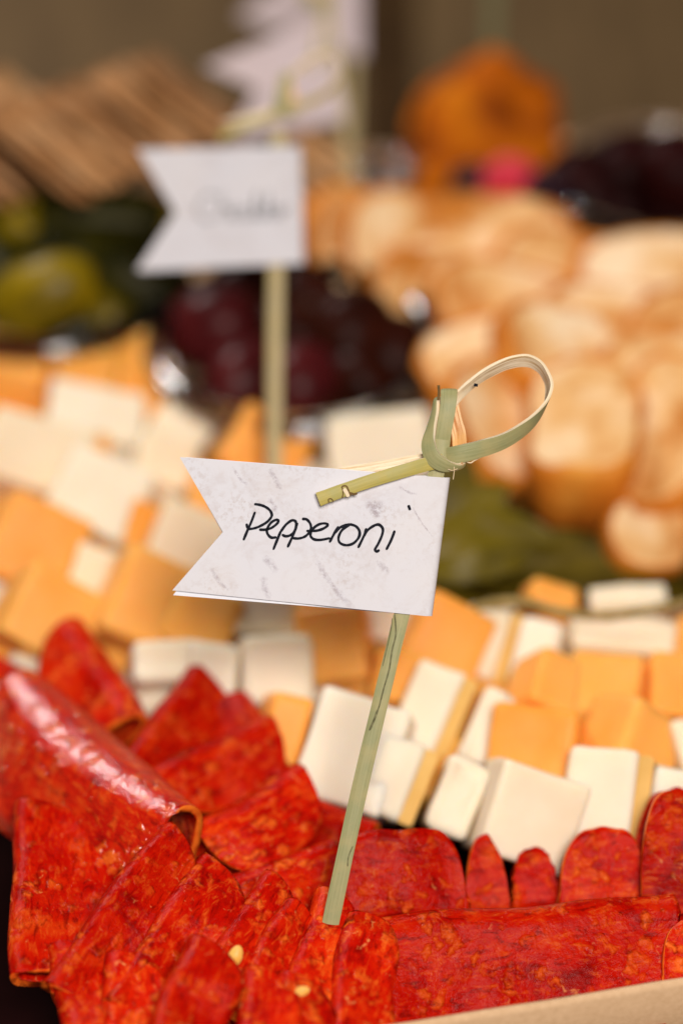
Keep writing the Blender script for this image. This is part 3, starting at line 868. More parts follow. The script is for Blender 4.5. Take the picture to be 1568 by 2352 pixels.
CHEESE = [
    # label, px, py, w, h, colour, roll, tilt, yaw, rind
    ('white cheese cube showing one squarish face just left of the pick stick', 632, 1545, 150, 145, 'w', -2, -8, 6, None),
    ('largest white cheese block, leaning behind the lower pick stick', 815, 1735, 195, 235, 'w', 20, -10, -8, None),
    ('white cheese cube with a yellow rind strip, upper of the two beside the stick', 982, 1625, 105, 175, 'w', 24, -6, -6, (1, 34)),
    ('white cheese cube with a yellow rind strip, lower of the two, touching the meat', 896, 1788, 100, 165, 'w', 22, -8, -4, (1, 36)),
    ('white cheese cube wedged against the upper rind strip beside the orange cube', 1116, 1672, 68, 155, 'w', 24, -6, -6, None),
    ('white cheese cube wedged against the lower rind strip above the meat', 1047, 1835, 92, 165, 'w', 22, -8, 0, None),
    ('wide white cheese block above the gap in the pepperoni row', 1205, 1875, 190, 195, 'w', 18, -6, 8, None),
    ('white cheese cube with its rind on the side, second from the picture edge', 1378, 1840, 150, 205, 'w', 8, -8, -8, (1, 34)),
    ('narrow white cheese cube behind the tallest pepperoni at the picture edge', 1535, 1870, 110, 190, 'w', 10, -6, 4, None),
    ('orange cheese cube with a broad flat face above the wide white block', 1232, 1718, 180, 160, 'o', 10, -12, -14, None),
    ('orange cheese cube turned corner-on above the rind-sided white cube', 1450, 1705, 160, 150, 'o', 24, -18, 30, None),
    ('orange cheese cube in a long low pose behind the broad-faced orange cube', 1270, 1590, 160, 125, 'o', 16, -26, 22, None),
    ('orange cheese cube lying between the long low one and the picture edge', 1400, 1590, 150, 130, 'o', 8, -22, -18, None),
    ('orange cheese cube cut by the picture edge above the narrow white cube', 1550, 1590, 150, 140, 'o', 4, -20, 10, None),
    ('white cheese cube at the picture edge behind the narrow white one', 1590, 1720, 90, 120, 'w', -12, -10, 10, None),
    ('white cheese cube with a tan strip standing right of the flag stick top', 1106, 1470, 82, 150, 'w', 18, -4, 8, (1, 30)),
    ('white cheese cube leaning on the tan-striped one', 1230, 1505, 90, 150, 'w', 14, -8, -6, None),
    ('flat white cheese piece under the thin stem', 1420, 1475, 220, 80, 'w', 6, -20, 0, None),
    ('thin pale cheese sliver lying above the stem by the leaves', 1440, 1390, 160, 48, 'w', -3, -30, 0, None),
    ('small orange cheese piece beside the leaves above the stem', 1262, 1380, 105, 60, 'o', 12, -25, 12, None),
    ('orange cheese cube behind the stick just below the flag corner', 1015, 1480, 165, 165, 'o', 26, -10, 8, None),
    ('orange cheese cube below the middle of the lettered flag', 778, 1485, 140, 165, 'o', -8, -12, -12, None),
    ('white cheese cube peeking out under the flag between two orange cubes', 880, 1425, 90, 100, 'w', 10, -12, 10, None),
    ('broad white cheese cube just under the flag, beside the orange one', 590, 1420, 170, 110, 'w', 4, -22, 0, None),
    ('white cheese cube wedged over the pepperoni tip, larger of two', 380, 1530, 140, 95, 'w', -4, -18, 10, None),
    ('white cheese cube beside the square-faced one, half behind the pepperoni', 495, 1555, 105, 130, 'w', 6, -8, -10, None),
    ('large orange cheese cube under the flag tail with a rounded corner', 345, 1400, 210, 195, 'o', 20, -18, 14, None),
    ('orange cheese cube tucked between the large one and the flag edge', 470, 1440, 140, 150, 'o', 28, -20, -14, None),
    ('large orange cheese block at the picture edge, upper of two', 70, 1260, 185, 190, 'o', 24, -14, 12, None),
    ('large orange cheese block at the picture edge, resting on the pepperoni', 110, 1420, 190, 165, 'o', 26, -16, 18, None),
    ('small white cheese cube between the orange edge blocks and the rounded cube', 222, 1325, 100, 115, 'w', 18, -10, -6, None),
    ('broad white cheese piece high at the picture edge', 70, 1070, 220, 160, 'w', 14, -24, 10, None),
    ('white cheese cube in the middle of the pale heap', 240, 1165, 190, 165, 'w', 24, -20, -10, None),
    ('white cheese cube at the back of the pale heap under the orange pair', 215, 980, 200, 120, 'w', 6, -26, 6, None),
    ('white cheese cube leaning toward the olive cup', 425, 975, 120, 130, 'w', 38, -10, 0, None),
    ('white cheese cube above the flag tail tip', 375, 1070, 130, 110, 'w', 14, -18, 10, None),
    ('white cheese cube seen through the notch of the lettered flag', 425, 1245, 150, 140, 'w', 20, -12, 8, None),
    ('small orange cheese corner in the middle of the pale heap', 318, 1215, 85, 110, 'o', 24, -12, 20, None),
    ('orange cheese cube beside the flag notch', 490, 1150, 110, 120, 'o', 12, -12, 12, None),
    ('tiny orange cheese corner between the back white pieces', 225, 1040, 48, 70, 'o', -8, -10, 10, None),
    ('orange cheese cube highest at the picture edge below the green olives', 50, 850, 140, 125, 'o', 12, -14, -10, None),
    ('orange cheese cube in the middle below the pickles', 190, 875, 130, 100, 'o', -10, -20, 14, None),
    ('orange cheese cube beside the olive cup wall', 305, 845, 160, 110, 'o', -8, -22, -10, None),
    ('orange cheese cube in front of the olive cup, left side', 320, 925, 130, 100, 'o', 20, -14, 16, None),
    ('orange cheese corner cut by the picture edge in the pale heap', -8, 990, 90, 80, 'o', 10, -12, 8, None),
    ('orange cheese cube at the foot of the blurred pick', 595, 1045, 170, 150, 'o', 30, -14, 14, None),
    ('pale cheese block behind the bamboo knot', 870, 1050, 220, 150, 'w', -8, -16, 6, None),
    ('orange sliver of cheese under the largest white block', 645, 1690, 90, 170, 'o', 14, -10, 10, None),
    ('orange cheese cube hidden behind the stick between white pieces', 915, 1560, 110, 110, 'o', 10, -12, 12, None),
]
fix = {'left': 'near', 'right': 'far'}
for (lab, px, py, w, h, c, roll, tilt, yaw, rind) in CHEESE:
    cheese(lab, px, py, w, h, c, roll, -0.004, tilt, yaw, None, rind)

# lower layer of the heap, seen only through the gaps
FILL = []
rf = random.Random(5)
for py in range(860, 1900, 105):
    for px in range(-40, 1660, 165):
        x = px + rf.uniform(-30, 30) + (py // 105 % 2) * 80
        y = py + rf.uniform(-20, 20)
        if x > 960 and y < 1470: continue
        if 330 < x and y < 1090: continue
        if y > 1660 and x < 560: continue
        if y > 1690 and x < 760: continue
        if y > 1800: continue
        FILL.append((x, y))
for i, (x, y) in enumerate(FILL):
    c = 'o' if rf.random() < 0.6 else 'w'
    nm = 'orange' if c == 'o' else 'white'
    cheese('%s cheese cube buried low in the heap, showing only between the upper pieces' % nm, x, y, rf.uniform(130, 165), rf.uniform(120, 160), c,
           rf.uniform(-30, 30), -0.0155, rf.uniform(-40, -25), rf.uniform(-30, 30), None, None, 'buried %s cheese cubes' % nm, 1000 + i)

# ------------------------------------------------------------------ folded pepperoni slices
def folded_slice(label, p0, p1, leg, z0=0.0, z1=None, length=None, rf_=0.0022, open_deg=14, expo=2.3, ruffle=0.0022, arch=0.0, seed=1, mat='pepperoni'):
    """a round slice folded along the line p0-p1 (picture units, level z0/z1); leg = direction the two halves hang to
    (picture right, picture up, away); length = reach of the halves in picture units"""
    a = gr(p0[0], p0[1], z0)
    b = gr(p1[0], p1[1], z0 if z1 is None else z1)
    mid = (a + b) / 2
    dep = depth(mid)
    Ra = (b - a).length / 2
    Rb = Ra if length is None else length * dep / FPX
    ey = (b - a).normalized()
    ez = -cvec(*leg) if len(leg) == 3 else -Vector(leg[:3]).normalized()
    ez = (ez - ey * ez.dot(ey)).normalized()
    ex = ey.cross(ez).normalized()
    mtx = frame_matrix(mid, ex, ey, ez)
    turn = math.radians((180 - open_deg) / 2)
    NA, NB = 30, 32
    th = 0.0016
    def pt(u, s):
        y = u * Ra
        lim = (1 - abs(u) ** expo) ** (1 / expo)
        edge = 1 + 0.05 * fbm((u * 2, (1 if s > 0 else -1) * 3, 0), 1.3, seed)
        q = s * lim * Rb * edge
        r_ = rf_ * (1 - 0.5 * u * u) if rf_ > 0.0055 else rf_
        arc = r_ * turn
        if abs(q) < arc:
            x = r_ * math.sin(q / r_); z = -r_ * (1 - math.cos(q / r_))
        else:
            sg = 1 if q > 0 else -1
            r = abs(q) - arc
            x = sg * (r_ * math.sin(turn) + r * math.cos(turn)); z = -r_ * (1 - math.cos(turn)) - r * math.sin(turn)
        f = min(1.0, abs(q) / (Rb + 1e-6))
        x += ruffle * 1.6 * fbm((y * 60, q * 40, 0), 1.0, seed) * (0.3 + f) + ruffle * 0.22 * fbm((y * 170, q * 120, 0), 1.0, seed + 4)
        z += -arch * u * u + ruffle * 0.8 * fbm((y * 50, q * 20, 3), 1.0, seed + 2)
        return Vector((x, y, z))
    us = [-0.995 + 1.99 * i / NA for i in range(NA + 1)]
    us = [math.sin(u * math.pi / 2 * 0.97) for u in us]
    ss = [-1 + 2 * j / NB for j in range(NB + 1)]
    ss = [0.55 * s + 0.45 * s ** 3 for s in ss]
    top, bot = [], []
    for u in us:
        for s in ss:
            e = 1e-3
            p = pt(u, s)
            du = pt(min(u + e, 0.9999), s) - pt(max(u - e, -0.9999), s)
            ds = pt(u, min(s + 0.01, 1)) - pt(u, max(s - 0.01, -1))
            n = ds.cross(du)
            n = n.normalized() if n.length > 1e-12 else Vector((0, 0, 1))
            top.append(p + n * th / 2); bot.append(p - n * th / 2)
    k = NB + 1
    vs = top + bot
    o2 = len(top)
    fs = []
    for i in range(NA):
        for j in range(NB):
            q = i * k + j
            fs.append((q, q + 1, q + k + 1, q + k))
            fs.append((o2 + q, o2 + q + k, o2 + q + k + 1, o2 + q + 1))
    nmain = len(fs)
    for i in range(NA):
        for j in (0, NB):
            q = i * k + j
            fs.append((q, q + k, o2 + q + k, o2 + q))
    for j in range(NB):
        for i in (0, NA):
            q = i * k + j
            fs.append((q, q + 1, o2 + q + 1, o2 + q))
    o = build('pepperoni_slice', vs, fs, [M[mat], M['casing']], None, True, mtx, [0] * nmain + [1] * (len(fs) - nmain))
    return tag(o, label, 'pepperoni')

def sheen_leg(p0, p1, z0, half_open):
    """lay a slice so that its upper half mirrors the window; returns its far level and hanging direction"""
    a = gr(p0[0], p0[1], z0)
    best = None
    for i in range(400):
        z1 = -0.02 + i * 0.0002
        b = gr(p1[0], p1[1], z1)
        c = (a + b) / 2 + Vector((-0.015, -0.010, 0))
        n = ((Vector((-0.52, 1.32, 0.78)) - c).normalized() + (CAM - c).normalized()).normalized()
        e = abs(n.dot((b - a).normalized()))
        if best is None or e < best[0]:
            best = (e, z1, n, (b - a).normalized())
    e, z1, n, ey = best
    t = n.cross(ey).normalized()
    if t.x > 0:
        t = -t
    h = math.radians(half_open)
    l = t * math.cos(h) - n * math.sin(h)
    return z1, (l.x, l.y, l.z, 1)
GZ, GLEG = sheen_leg((60, 1545), (430, 1860), 0.008, 52)
PEPP = [
    # right hand group
    ('widest folded pepperoni slice, lying along the kraft box rim', (778, 2112), (1545, 2062), (0.0, -0.95, -0.15), dict(z0=0.004, length=330, rf_=0.0035, expo=5.0, open_deg=16, ruffle=0.0024)),
    ('pepperoni slice rising behind the stick with an orange sheen on its top', (790, 2120), (1072, 2100), (0.03, 0.92, 0.30), dict(z0=-0.006, length=225, expo=3.6, open_deg=20)),
    ('narrow pepperoni tip just right of the orange-sheened slice', (1068, 2105), (1170, 2100), (-0.15, 0.9, 0.45), dict(z0=-0.012, length=185, expo=2.0, open_deg=26)),
    ('smallest pepperoni tip between two taller ones below the wide white block', (1178, 2095), (1282, 2090), (0.1, 0.9, 0.40), dict(z0=-0.012, length=160, expo=2.6, open_deg=30)),
    ('rounded pepperoni hump below the rind-sided cheese cube', (1285, 2095), (1490, 2085), (-0.16, 0.9, 0.25), dict(z0=-0.008, length=195, expo=2.8, open_deg=24)),
    ('tallest pepperoni slice, cut by the picture edge beside the cheese', (1475, 2130), (1700, 2110), (0.05, 0.95, 0.2), dict(z0=-0.008, length=330, expo=2.6, open_deg=16)),
    ('dark pepperoni fold at the picture edge behind the widest slice', (1520, 2290), (1720, 2270), (0, 0.95, 0.3), dict(z0=-0.006, length=200, expo=2.6)),
    # fan, lower left
    ('outermost pepperoni of the fan, its glinting fold toward the dark corner', (42, 1850), (30, 2240), (0.9, 0.0, 0.42), dict(z0=0.006, z1=0.004, length=250, expo=2.5)),
    ('pepperoni slice squeezed between the outermost and second of the fan', (310, 1990), (182, 2345), (-0.80, 0.55, -0.12), dict(z0=-0.006, z1=-0.006, length=165, expo=2.2, open_deg=9, rf_=0.0016)),
    ('second pepperoni of the fan counted from the dark corner', (385, 1890), (105, 2260), (0.85, -0.1, 0.5), dict(z0=0.014, z1=0.006, length=190, expo=2.3)),
    ('slim pepperoni tucked under the second of the fan', (505, 2100), (285, 2425), (-0.80, 0.55, -0.12), dict(z0=-0.006, z1=-0.006, length=165, expo=2.2, open_deg=9, rf_=0.0016)),
    ('third pepperoni of the fan, peaked, counted from the dark corner', (460, 1965), (245, 2300), (0.85, -0.1, 0.5), dict(z0=0.008, z1=0.006, length=190, expo=2.3)),
    ('slim pepperoni squeezed between the third and fourth of the fan', (640, 2175), (450, 2485), (-0.80, 0.55, -0.12), dict(z0=-0.006, z1=-0.006, length=165, expo=2.2, open_deg=9, rf_=0.0016)),
    ('fourth pepperoni of the fan, with a dark hollow beside it', (610, 2005), (455, 2250), (0.85, -0.1, 0.5), dict(z0=0.006, z1=0.005, length=150, expo=2.3)),
    ('fifth pepperoni of the fan, next to the chilli seed', (660, 2070), (525, 2320), (0.85, -0.1, 0.5), dict(z0=0.006, z1=0.005, length=150, expo=2.3)),
    ('slim pepperoni tucked under the fifth of the fan', (787, 2175), (670, 2450), (-0.80, 0.55, -0.12), dict(z0=-0.006, z1=-0.006, length=165, expo=2.2, open_deg=9, rf_=0.0016)),
    ('sixth pepperoni of the fan, at the foot of the sharp pick', (724, 2050), (640, 2340), (0.85, -0.05, 0.5), dict(z0=0.004, z1=0.004, length=140, expo=2.4)),
    ('slim pepperoni tucked under the sixth of the fan', (837, 2185), (775, 2475), (-0.80, 0.55, -0.12), dict(z0=-0.006, z1=-0.006, length=165, expo=2.2, open_deg=9, rf_=0.0016)),
    ('last pepperoni of the fan, pressed against the widest slice', (800, 2110), (745, 2450), (0.85, -0.05, 0.5), dict(z0=0.004, z1=0.004, length=150, expo=3.0)),
    ('pepperoni slice below the second of the fan, reaching the picture bottom', (120, 2185), (175, 2450), (0.9, 0.1, 0.4), dict(z0=0.004, z1=0.003, length=160, expo=2.4)),
    ('pepperoni slice below the third of the fan, reaching the picture bottom', (245, 2200), (255, 2480), (0.9, 0.0, 0.4), dict(z0=0.006, z1=0.004, length=160, expo=2.4)),
    ('pepperoni slice at the picture bottom between the ragged one and the small seed', (560, 2225), (520, 2490), (0.85, 0.0, 0.45), dict(z0=0.008, z1=0.006, length=150, expo=2.4)),
    ('pepperoni slice at the picture bottom under the small seed', (655, 2240), (620, 2500), (0.85, 0.0, 0.45), dict(z0=0.008, z1=0.006, length=150, expo=2.4)),
    ('ragged-edged pepperoni slice lowest in the picture before the fan', (440, 2165), (330, 2420), (0.75, -0.3, 0.3), dict(z0=0.012, z1=0.011, length=170, expo=2.2, ruffle=0.0035, open_deg=34)),
    # upper left
    ('big glossy pepperoni slice with a white sheen at the picture edge', (60, 1545), (430, 1860), GLEG, dict(z0=0.008, z1=GZ, length=330, rf_=0.0115, expo=3.2, open_deg=20, ruffle=0.0010, mat='pepperoni_oily')),
    ('pepperoni tip standing against the orange edge blocks', (180, 1430), (330, 1640), (-0.6, -0.7, 0.2), dict(z0=0.004, length=170, rf_=0.004, expo=2.6)),
    ('pointed pepperoni slice under the wedged white cheese', (440, 1530), (280, 1760), (0.5, -0.6, 0.4), dict(z0=0.003, length=210, rf_=0.003, expo=2.6, open_deg=30)),
    ('dark pepperoni slice deep between the glossy one and the pointed one', (250, 1560), (480, 1830), (-0.5, -0.7, 0.3), dict(z0=-0.006, length=200, rf_=0.004)),
    ('pale-mottled pepperoni slice in the middle of the meat', (610, 1650), (345, 1775), (0.25, -0.9, -0.1), dict(z0=0.003, length=190, rf_=0.005, expo=3.0, open_deg=24)),
    ('pepperoni slice folded below the orange cheese sliver', (560, 1600), (700, 1850), (-0.6, -0.6, 0.1), dict(z0=-0.002, length=200, rf_=0.003)),
    ('orange-mottled pepperoni slice with a dark pit in mid heap', (680, 1770), (430, 1905), (0.2, -0.9, -0.1), dict(z0=0.003, length=190, rf_=0.005, expo=3.2, open_deg=24)),
    ('pepperoni slice hugging the stick below the white block', (690, 1830), (860, 1900), (-0.2, -0.9, 0.1), dict(z0=-0.004, length=220, rf_=0.003)),
    ('broad pepperoni slice between the fan and the stick', (760, 1930), (480, 2020), (0.2, -0.9, 0.0), dict(z0=0.001, length=170, rf_=0.004, expo=3.0)),
    ('shadowed pepperoni slice at the picture edge above the glossy one', (-60, 1500), (160, 1600), (-0.2, -0.9, 0.2), dict(z0=-0.008, length=250)),
]
for i, (lab, p0, p1, leg, kw) in enumerate(PEPP):
    folded_slice(lab, p0, p1, leg, seed=i * 1.7 + 0.5, **kw)

# chilli seeds on the meat
def seed_obj(label, px, py, z, r, rot):
    c = gr(px, py, z)
    vs, fs = [], []
    nu, nv = 14, 9
    for i in range(nv + 1):
        th = math.pi * i / nv
        for j in range(nu):
            ph = 2 * math.pi * j / nu
            x = math.sin(th) * math.cos(ph); y = math.sin(th) * math.sin(ph); zz = math.cos(th)
            vs.append(Vector((x * r * (1 + 0.3 * max(0, x)), y * r * 0.78, zz * r * 0.45 * (1 - 0.2 * x * x))))
    for i in range(nv):
        for j in range(nu):
            a = i * nu + j; b = i * nu + (j + 1) % nu
            fs.append((a, b, b + nu, a + nu))
    m = Matrix.Translation(c) @ Matrix((CR, CU, -CF)).transposed().to_4x4() @ Matrix.Rotation(rot, 4, 'Z')
    return tag(build('chilli_seed', vs, fs, M['seed'], None, True, m), label, 'seed')
seed_obj('larger golden chilli seed between the fourth and fifth fan slices', 540, 2198, 0.009, 0.0020, 1.2)
seed_obj('smaller golden chilli seed low on the meat by the widest slice', 692, 2277, 0.009, 0.0014, 0.2)

# ------------------------------------------------------------------ cups, olives, pickles
def cup(label, center, rt, rb, h, name='plastic_cup', lip=1.0):
    """clear cup, lathe with two walls and a rolled lip; center = middle of the rim"""
    t = 0.0009
    prof = [(0.0, -h), (rb * 0.9, -h), (rb, -h + 0.002), (rt, -0.0040), (rt + 0.0020, -0.0040), (rt + 0.0034, -0.0032), (rt + 0.0040, -0.0018), (rt + 0.0037, -0.0006), (rt + 0.0028, 0.0004), (rt + 0.0014, 0.0011), (rt, 0.0013), (rt - 0.0014, 0.0011), (rt - 0.0028, 0.0003), (rt - 0.0036, -0.0010), (rt - 0.0036, -0.0024), (rt - 0.0026, -0.0038), (rt - t, -0.0050), (rb - t, -h + 0.003), (rb * 0.88, -h + t), (0.0, -h + t)]
    if lip != 1.0:
        prof = [(rt + (r - rt) * lip, z * lip) if z > -0.0055 else (r, z) for r, z in prof]
    n = 72
    vs, fs = [], []
    for j in range(n):
        a = 2 * math.pi * j / n
        for r, z in prof:
            vs.append(Vector((r * math.cos(a), r * math.sin(a), z)))
    m = len(prof)
    for j in range(n):
        k = (j + 1) % n
        for i in range(m - 1):
            fs.append((j * m + i, k * m + i, k * m + i + 1, j * m + i + 1))
    o = build(name, vs, fs, M['plastic'], None, True, Matrix.Translation(center))
    return tag(o, label, 'cup')

def olive(name, label, cat, loc, r, elong, mat, seed, group=None, axis=None):
    rg = random.Random(seed)
    nu, nv = 20, 14
    vs, fs = [], []
    for i in range(nv + 1):
        th = math.pi * i / nv
        for j in range(nu):
            ph = 2 * math.pi * j / nu
            d = Vector((math.sin(th) * math.cos(ph), math.sin(th) * math.sin(ph), math.cos(th)))
            k = 1 + 0.06 * fbm(d, 1.6, seed)
            dim = 1 - 0.16 * math.exp(-((math.acos(max(-1, min(1, d.z)))) / 0.28) ** 2)
            vs.append(Vector((d.x * r * k, d.y * r * k, d.z * r * elong * k * dim)))
    for i in range(nv):
        for j in range(nu):
            a = i * nu + j; b = i * nu + (j + 1) % nu
            fs.append((a, b, b + nu, a + nu))
    ax = axis if axis is not None else Vector((rg.uniform(-1, 1), rg.uniform(-1, 1), rg.uniform(-.4, .4)))
    q = ax.normalized().to_track_quat('Z', 'Y').to_matrix().to_4x4()
    o = build(name, vs, fs, mat, None, True, Matrix.Translation(loc) @ q)
    return tag(o, label, cat, group)

# dark olives
cc = gr(682, 778, 0.008)
cup('clear plastic cup holding the dark olives behind the lettered flag', cc, 0.0370, 0.030, 0.038)
OL = [
    ('large dark olive at the cup rim beside the blurred pick', 500, 770, 0.0125, 1.15, 'wine_olive', 0.006),
    ('dark olive at the back of the cup under the squared flag', 560, 690, 0.011, 1.2, 'dark_olive', 0.006),
    ('round dark olive highest in the cup, right of the blurred stick', 805, 785, 0.0125, 1.1, 'dark_olive', 0.007),
    ('wine-red olive in the cup front near the orange cheese', 570, 890, 0.011, 1.25, 'wine_olive', 0.001),
    ('wine-red olive in the cup front just right of the stick', 690, 905, 0.012, 1.15, 'wine_olive', 0.001),
    ('dark olive in the cup front behind the pale cheese block', 820, 895, 0.011, 1.2, 'dark_olive', 0.0),
    ('dark olive against the glinting side of the cup', 900, 850, 0.011, 1.2, 'dark_olive', 0.001),
    ('dark olive in the middle of the cup behind the stick', 660, 800, 0.012, 1.2, 'dark_olive', 0.003),
    ('dark olive low at the front of the cup by the white cheese', 640, 975, 0.011, 1.2, 'wine_olive', -0.006),
    ('dark olive low at the front of the cup beside the pale block', 740, 985, 0.011, 1.2, 'dark_olive', -0.006),
    ('dark olive low against the cup wall near the orange cube', 540, 930, 0.010, 1.2, 'dark_olive', -0.008),
    ('dark olive at the back of the cup beneath the toast', 700, 720, 0.011, 1.2, 'dark_olive', 0.0),
    ('dark olive low on the glinting side behind the bamboo knot', 860, 930, 0.010, 1.2, 'dark_olive', -0.010),
]
for i, (lab, x, y, r, el, mt, z) in enumerate(OL):
    olive('dark_olive', lab, 'olive', gr(x, y - 18, z - 0.002), r, el, M[mt], i + 3, 'dark olives in the cup')

# green olives and pickles
cg = gr(105, 615, 0.008)
cup('clear plastic cup of green olives and pickles below the crackers', cg, 0.0365, 0.030, 0.038)
GO = [
    ('yellow-green olive at the picture edge under the crackers', 50, 510, 0.0095, 1.5, 'green_olive', 0.012, None),
    ('brightest yellow-green olive low in the pickle cup', 90, 680, 0.0108, 1.6, 'green_olive', 0.013, None),
    ('olive-green fruit beside the brightest one, near the cup front', 215, 715, 0.0095, 1.6, 'green_olive', 0.000, None),
    ('small orange-green olive in the notch of the squared flag', 385, 520, 0.007, 1.2, 'green_olive', 0.012, None),
]
for i, (lab, x, y, r, el, mt, z, ax) in enumerate(GO):
    olive('green_olive', lab, 'olive', gr(x, y, z), r, el, M[mt], 50 + i, 'green olives in the pickle cup')
PK = [
    ('largest dark green pickle lying across the back of the cup', 230, 520, 0.012, 2.1, 0.012, (1, -0.05, 0)),
    ('dark green pickle across the middle of the cup', 190, 605, 0.0115, 2.2, 0.008, (1, 0.1, 0)),
    ('dark green pickle slanting behind the squared flag', 330, 660, 0.011, 2.0, 0.006, (0.8, -0.5, 0)),
    ('dark green pickle at the cup front above the orange cheese', 150, 770, 0.010, 2.2, -0.004, (1, 0.2, 0)),
    ('dark green pickle cut by the picture edge', -20, 600, 0.011, 2.0, 0.006, (0.6, -0.8, 0)),
    ('dark green pickle beside the olive cup wall', 300, 755, 0.010, 1.8, -0.004, (0.9, 0.5, 0)),
]
for i, (lab, x, y, r, el, z, ax) in enumerate(PK):
    olive('pickle', lab, 'pickle', gr(x, y, z), r, el, M['pickle'], 80 + i, 'dark green pickles in the cup', cvec(*ax))

# ------------------------------------------------------------------ crackers
def cracker(label, px, py, dep, a, b, L, W, th, seed, group):
    n = a.cross(b).normalized()
    bm = bmesh.new()
    bmesh.ops.create_grid(bm, x_segments=14, y_segments=12, size=0.5)
    for v in bm.verts:
        r = Vector((v.co.x * 2, v.co.y * 2, 0))
        lx = 1 + 0.03 * fbm((v.co.y * 6, 0, 0), 1.0, seed); ly = 1 + 0.03 * fbm((0, v.co.x * 6, 0), 1.0, seed + 3)
        v.co = Vector((v.co.x * L * lx, v.co.y * W * ly, 0.0014 * fbm((v.co.x * 3, v.co.y * 3, 0), 1.0, seed)))
    ret = bmesh.ops.extrude_face_region(bm, geom=bm.faces[:])
    for v in [g for g in ret['geom'] if isinstance(g, bmesh.types.BMVert)]:
        v.co.z += th * (1 + 0.2 * fbm(v.co, 120, seed))
    bmesh.ops.recalc_face_normals(bm, faces=bm.faces)
    me = bpy.data.meshes.new('cracker'); bm.to_mesh(me); bm.free()
    me.materials.append(M['cracker'])
    o = bpy.data.objects.new('cracker', me); COL.objects.link(o)
    o.matrix_world = frame_matrix(at(px, py, dep), a, b, n)
    return tag(o, label, 'cracker', group)

rc = random.Random(3)
NA_ = 19
for k in range(NA_):
    t = k / (NA_ - 1)
    ang = math.radians(-37 + rc.uniform(-3, 3))
    a = cvec(math.cos(ang), math.sin(ang), 0.1 + rc.uniform(-.06, .06))
    b = cvec(0.05, 0.25, 1.0); b = (b - a * b.dot(a)).normalized()
    x = 95 + 330 * t + rc.uniform(-20, 20); y = 352 - 128 * t + rc.uniform(-7, 7)
    lab = 'thin brown cracker inside the slanting stack behind the pickles'
    if k == 0: lab = 'lowest cracker of the slanting stack, touching the pickles'
    if k == NA_ - 1: lab = 'topmost cracker of the slanting stack behind the pickles'
    cracker(lab, x, y, depth(gr(x, y, 0.034)), a, b, 0.034 + rc.uniform(-.004, .004), 0.040, 0.0013 + rc.uniform(0, .0005), k + 1.5, 'crackers of the slanting stack')
for k in range(9):
    t = k / 8
    ang = math.radians(-42 + rc.uniform(-4, 4))
    a = cvec(math.cos(ang), math.sin(ang), 0.1)
    b = cvec(0.05, 0.25, 1.0); b = (b - a * b.dot(a)).normalized()
    x = -70 + 160 * t + rc.uniform(-12, 12); y = 375 - 110 * t + rc.uniform(-8, 8)
    cracker('thin brown cracker in the stack cut by the picture edge', x, y, depth(gr(x, y, 0.032)) + 0.008, a, b, 0.034 + rc.uniform(-.003, .003), 0.036, 0.0014, k + 31.5,
            'crackers of the stack at the picture edge')
for k in range(4):
    ang = math.radians(-35 + rc.uniform(-4, 4))
    a = cvec(math.cos(ang), math.sin(ang), 0.1)
    b = cvec(0.05, 0.25, 1.0); b = (b - a * b.dot(a)).normalized()
    x = 705 + 22 * k; y = 440 - 24 * k
    cracker('thin brown cracker leaning behind the squared flag', x, y, depth(gr(x, y, 0.012)), a, b, 0.026, 0.036, 0.0018, k + 61.5, 'crackers leaning behind the squared flag')

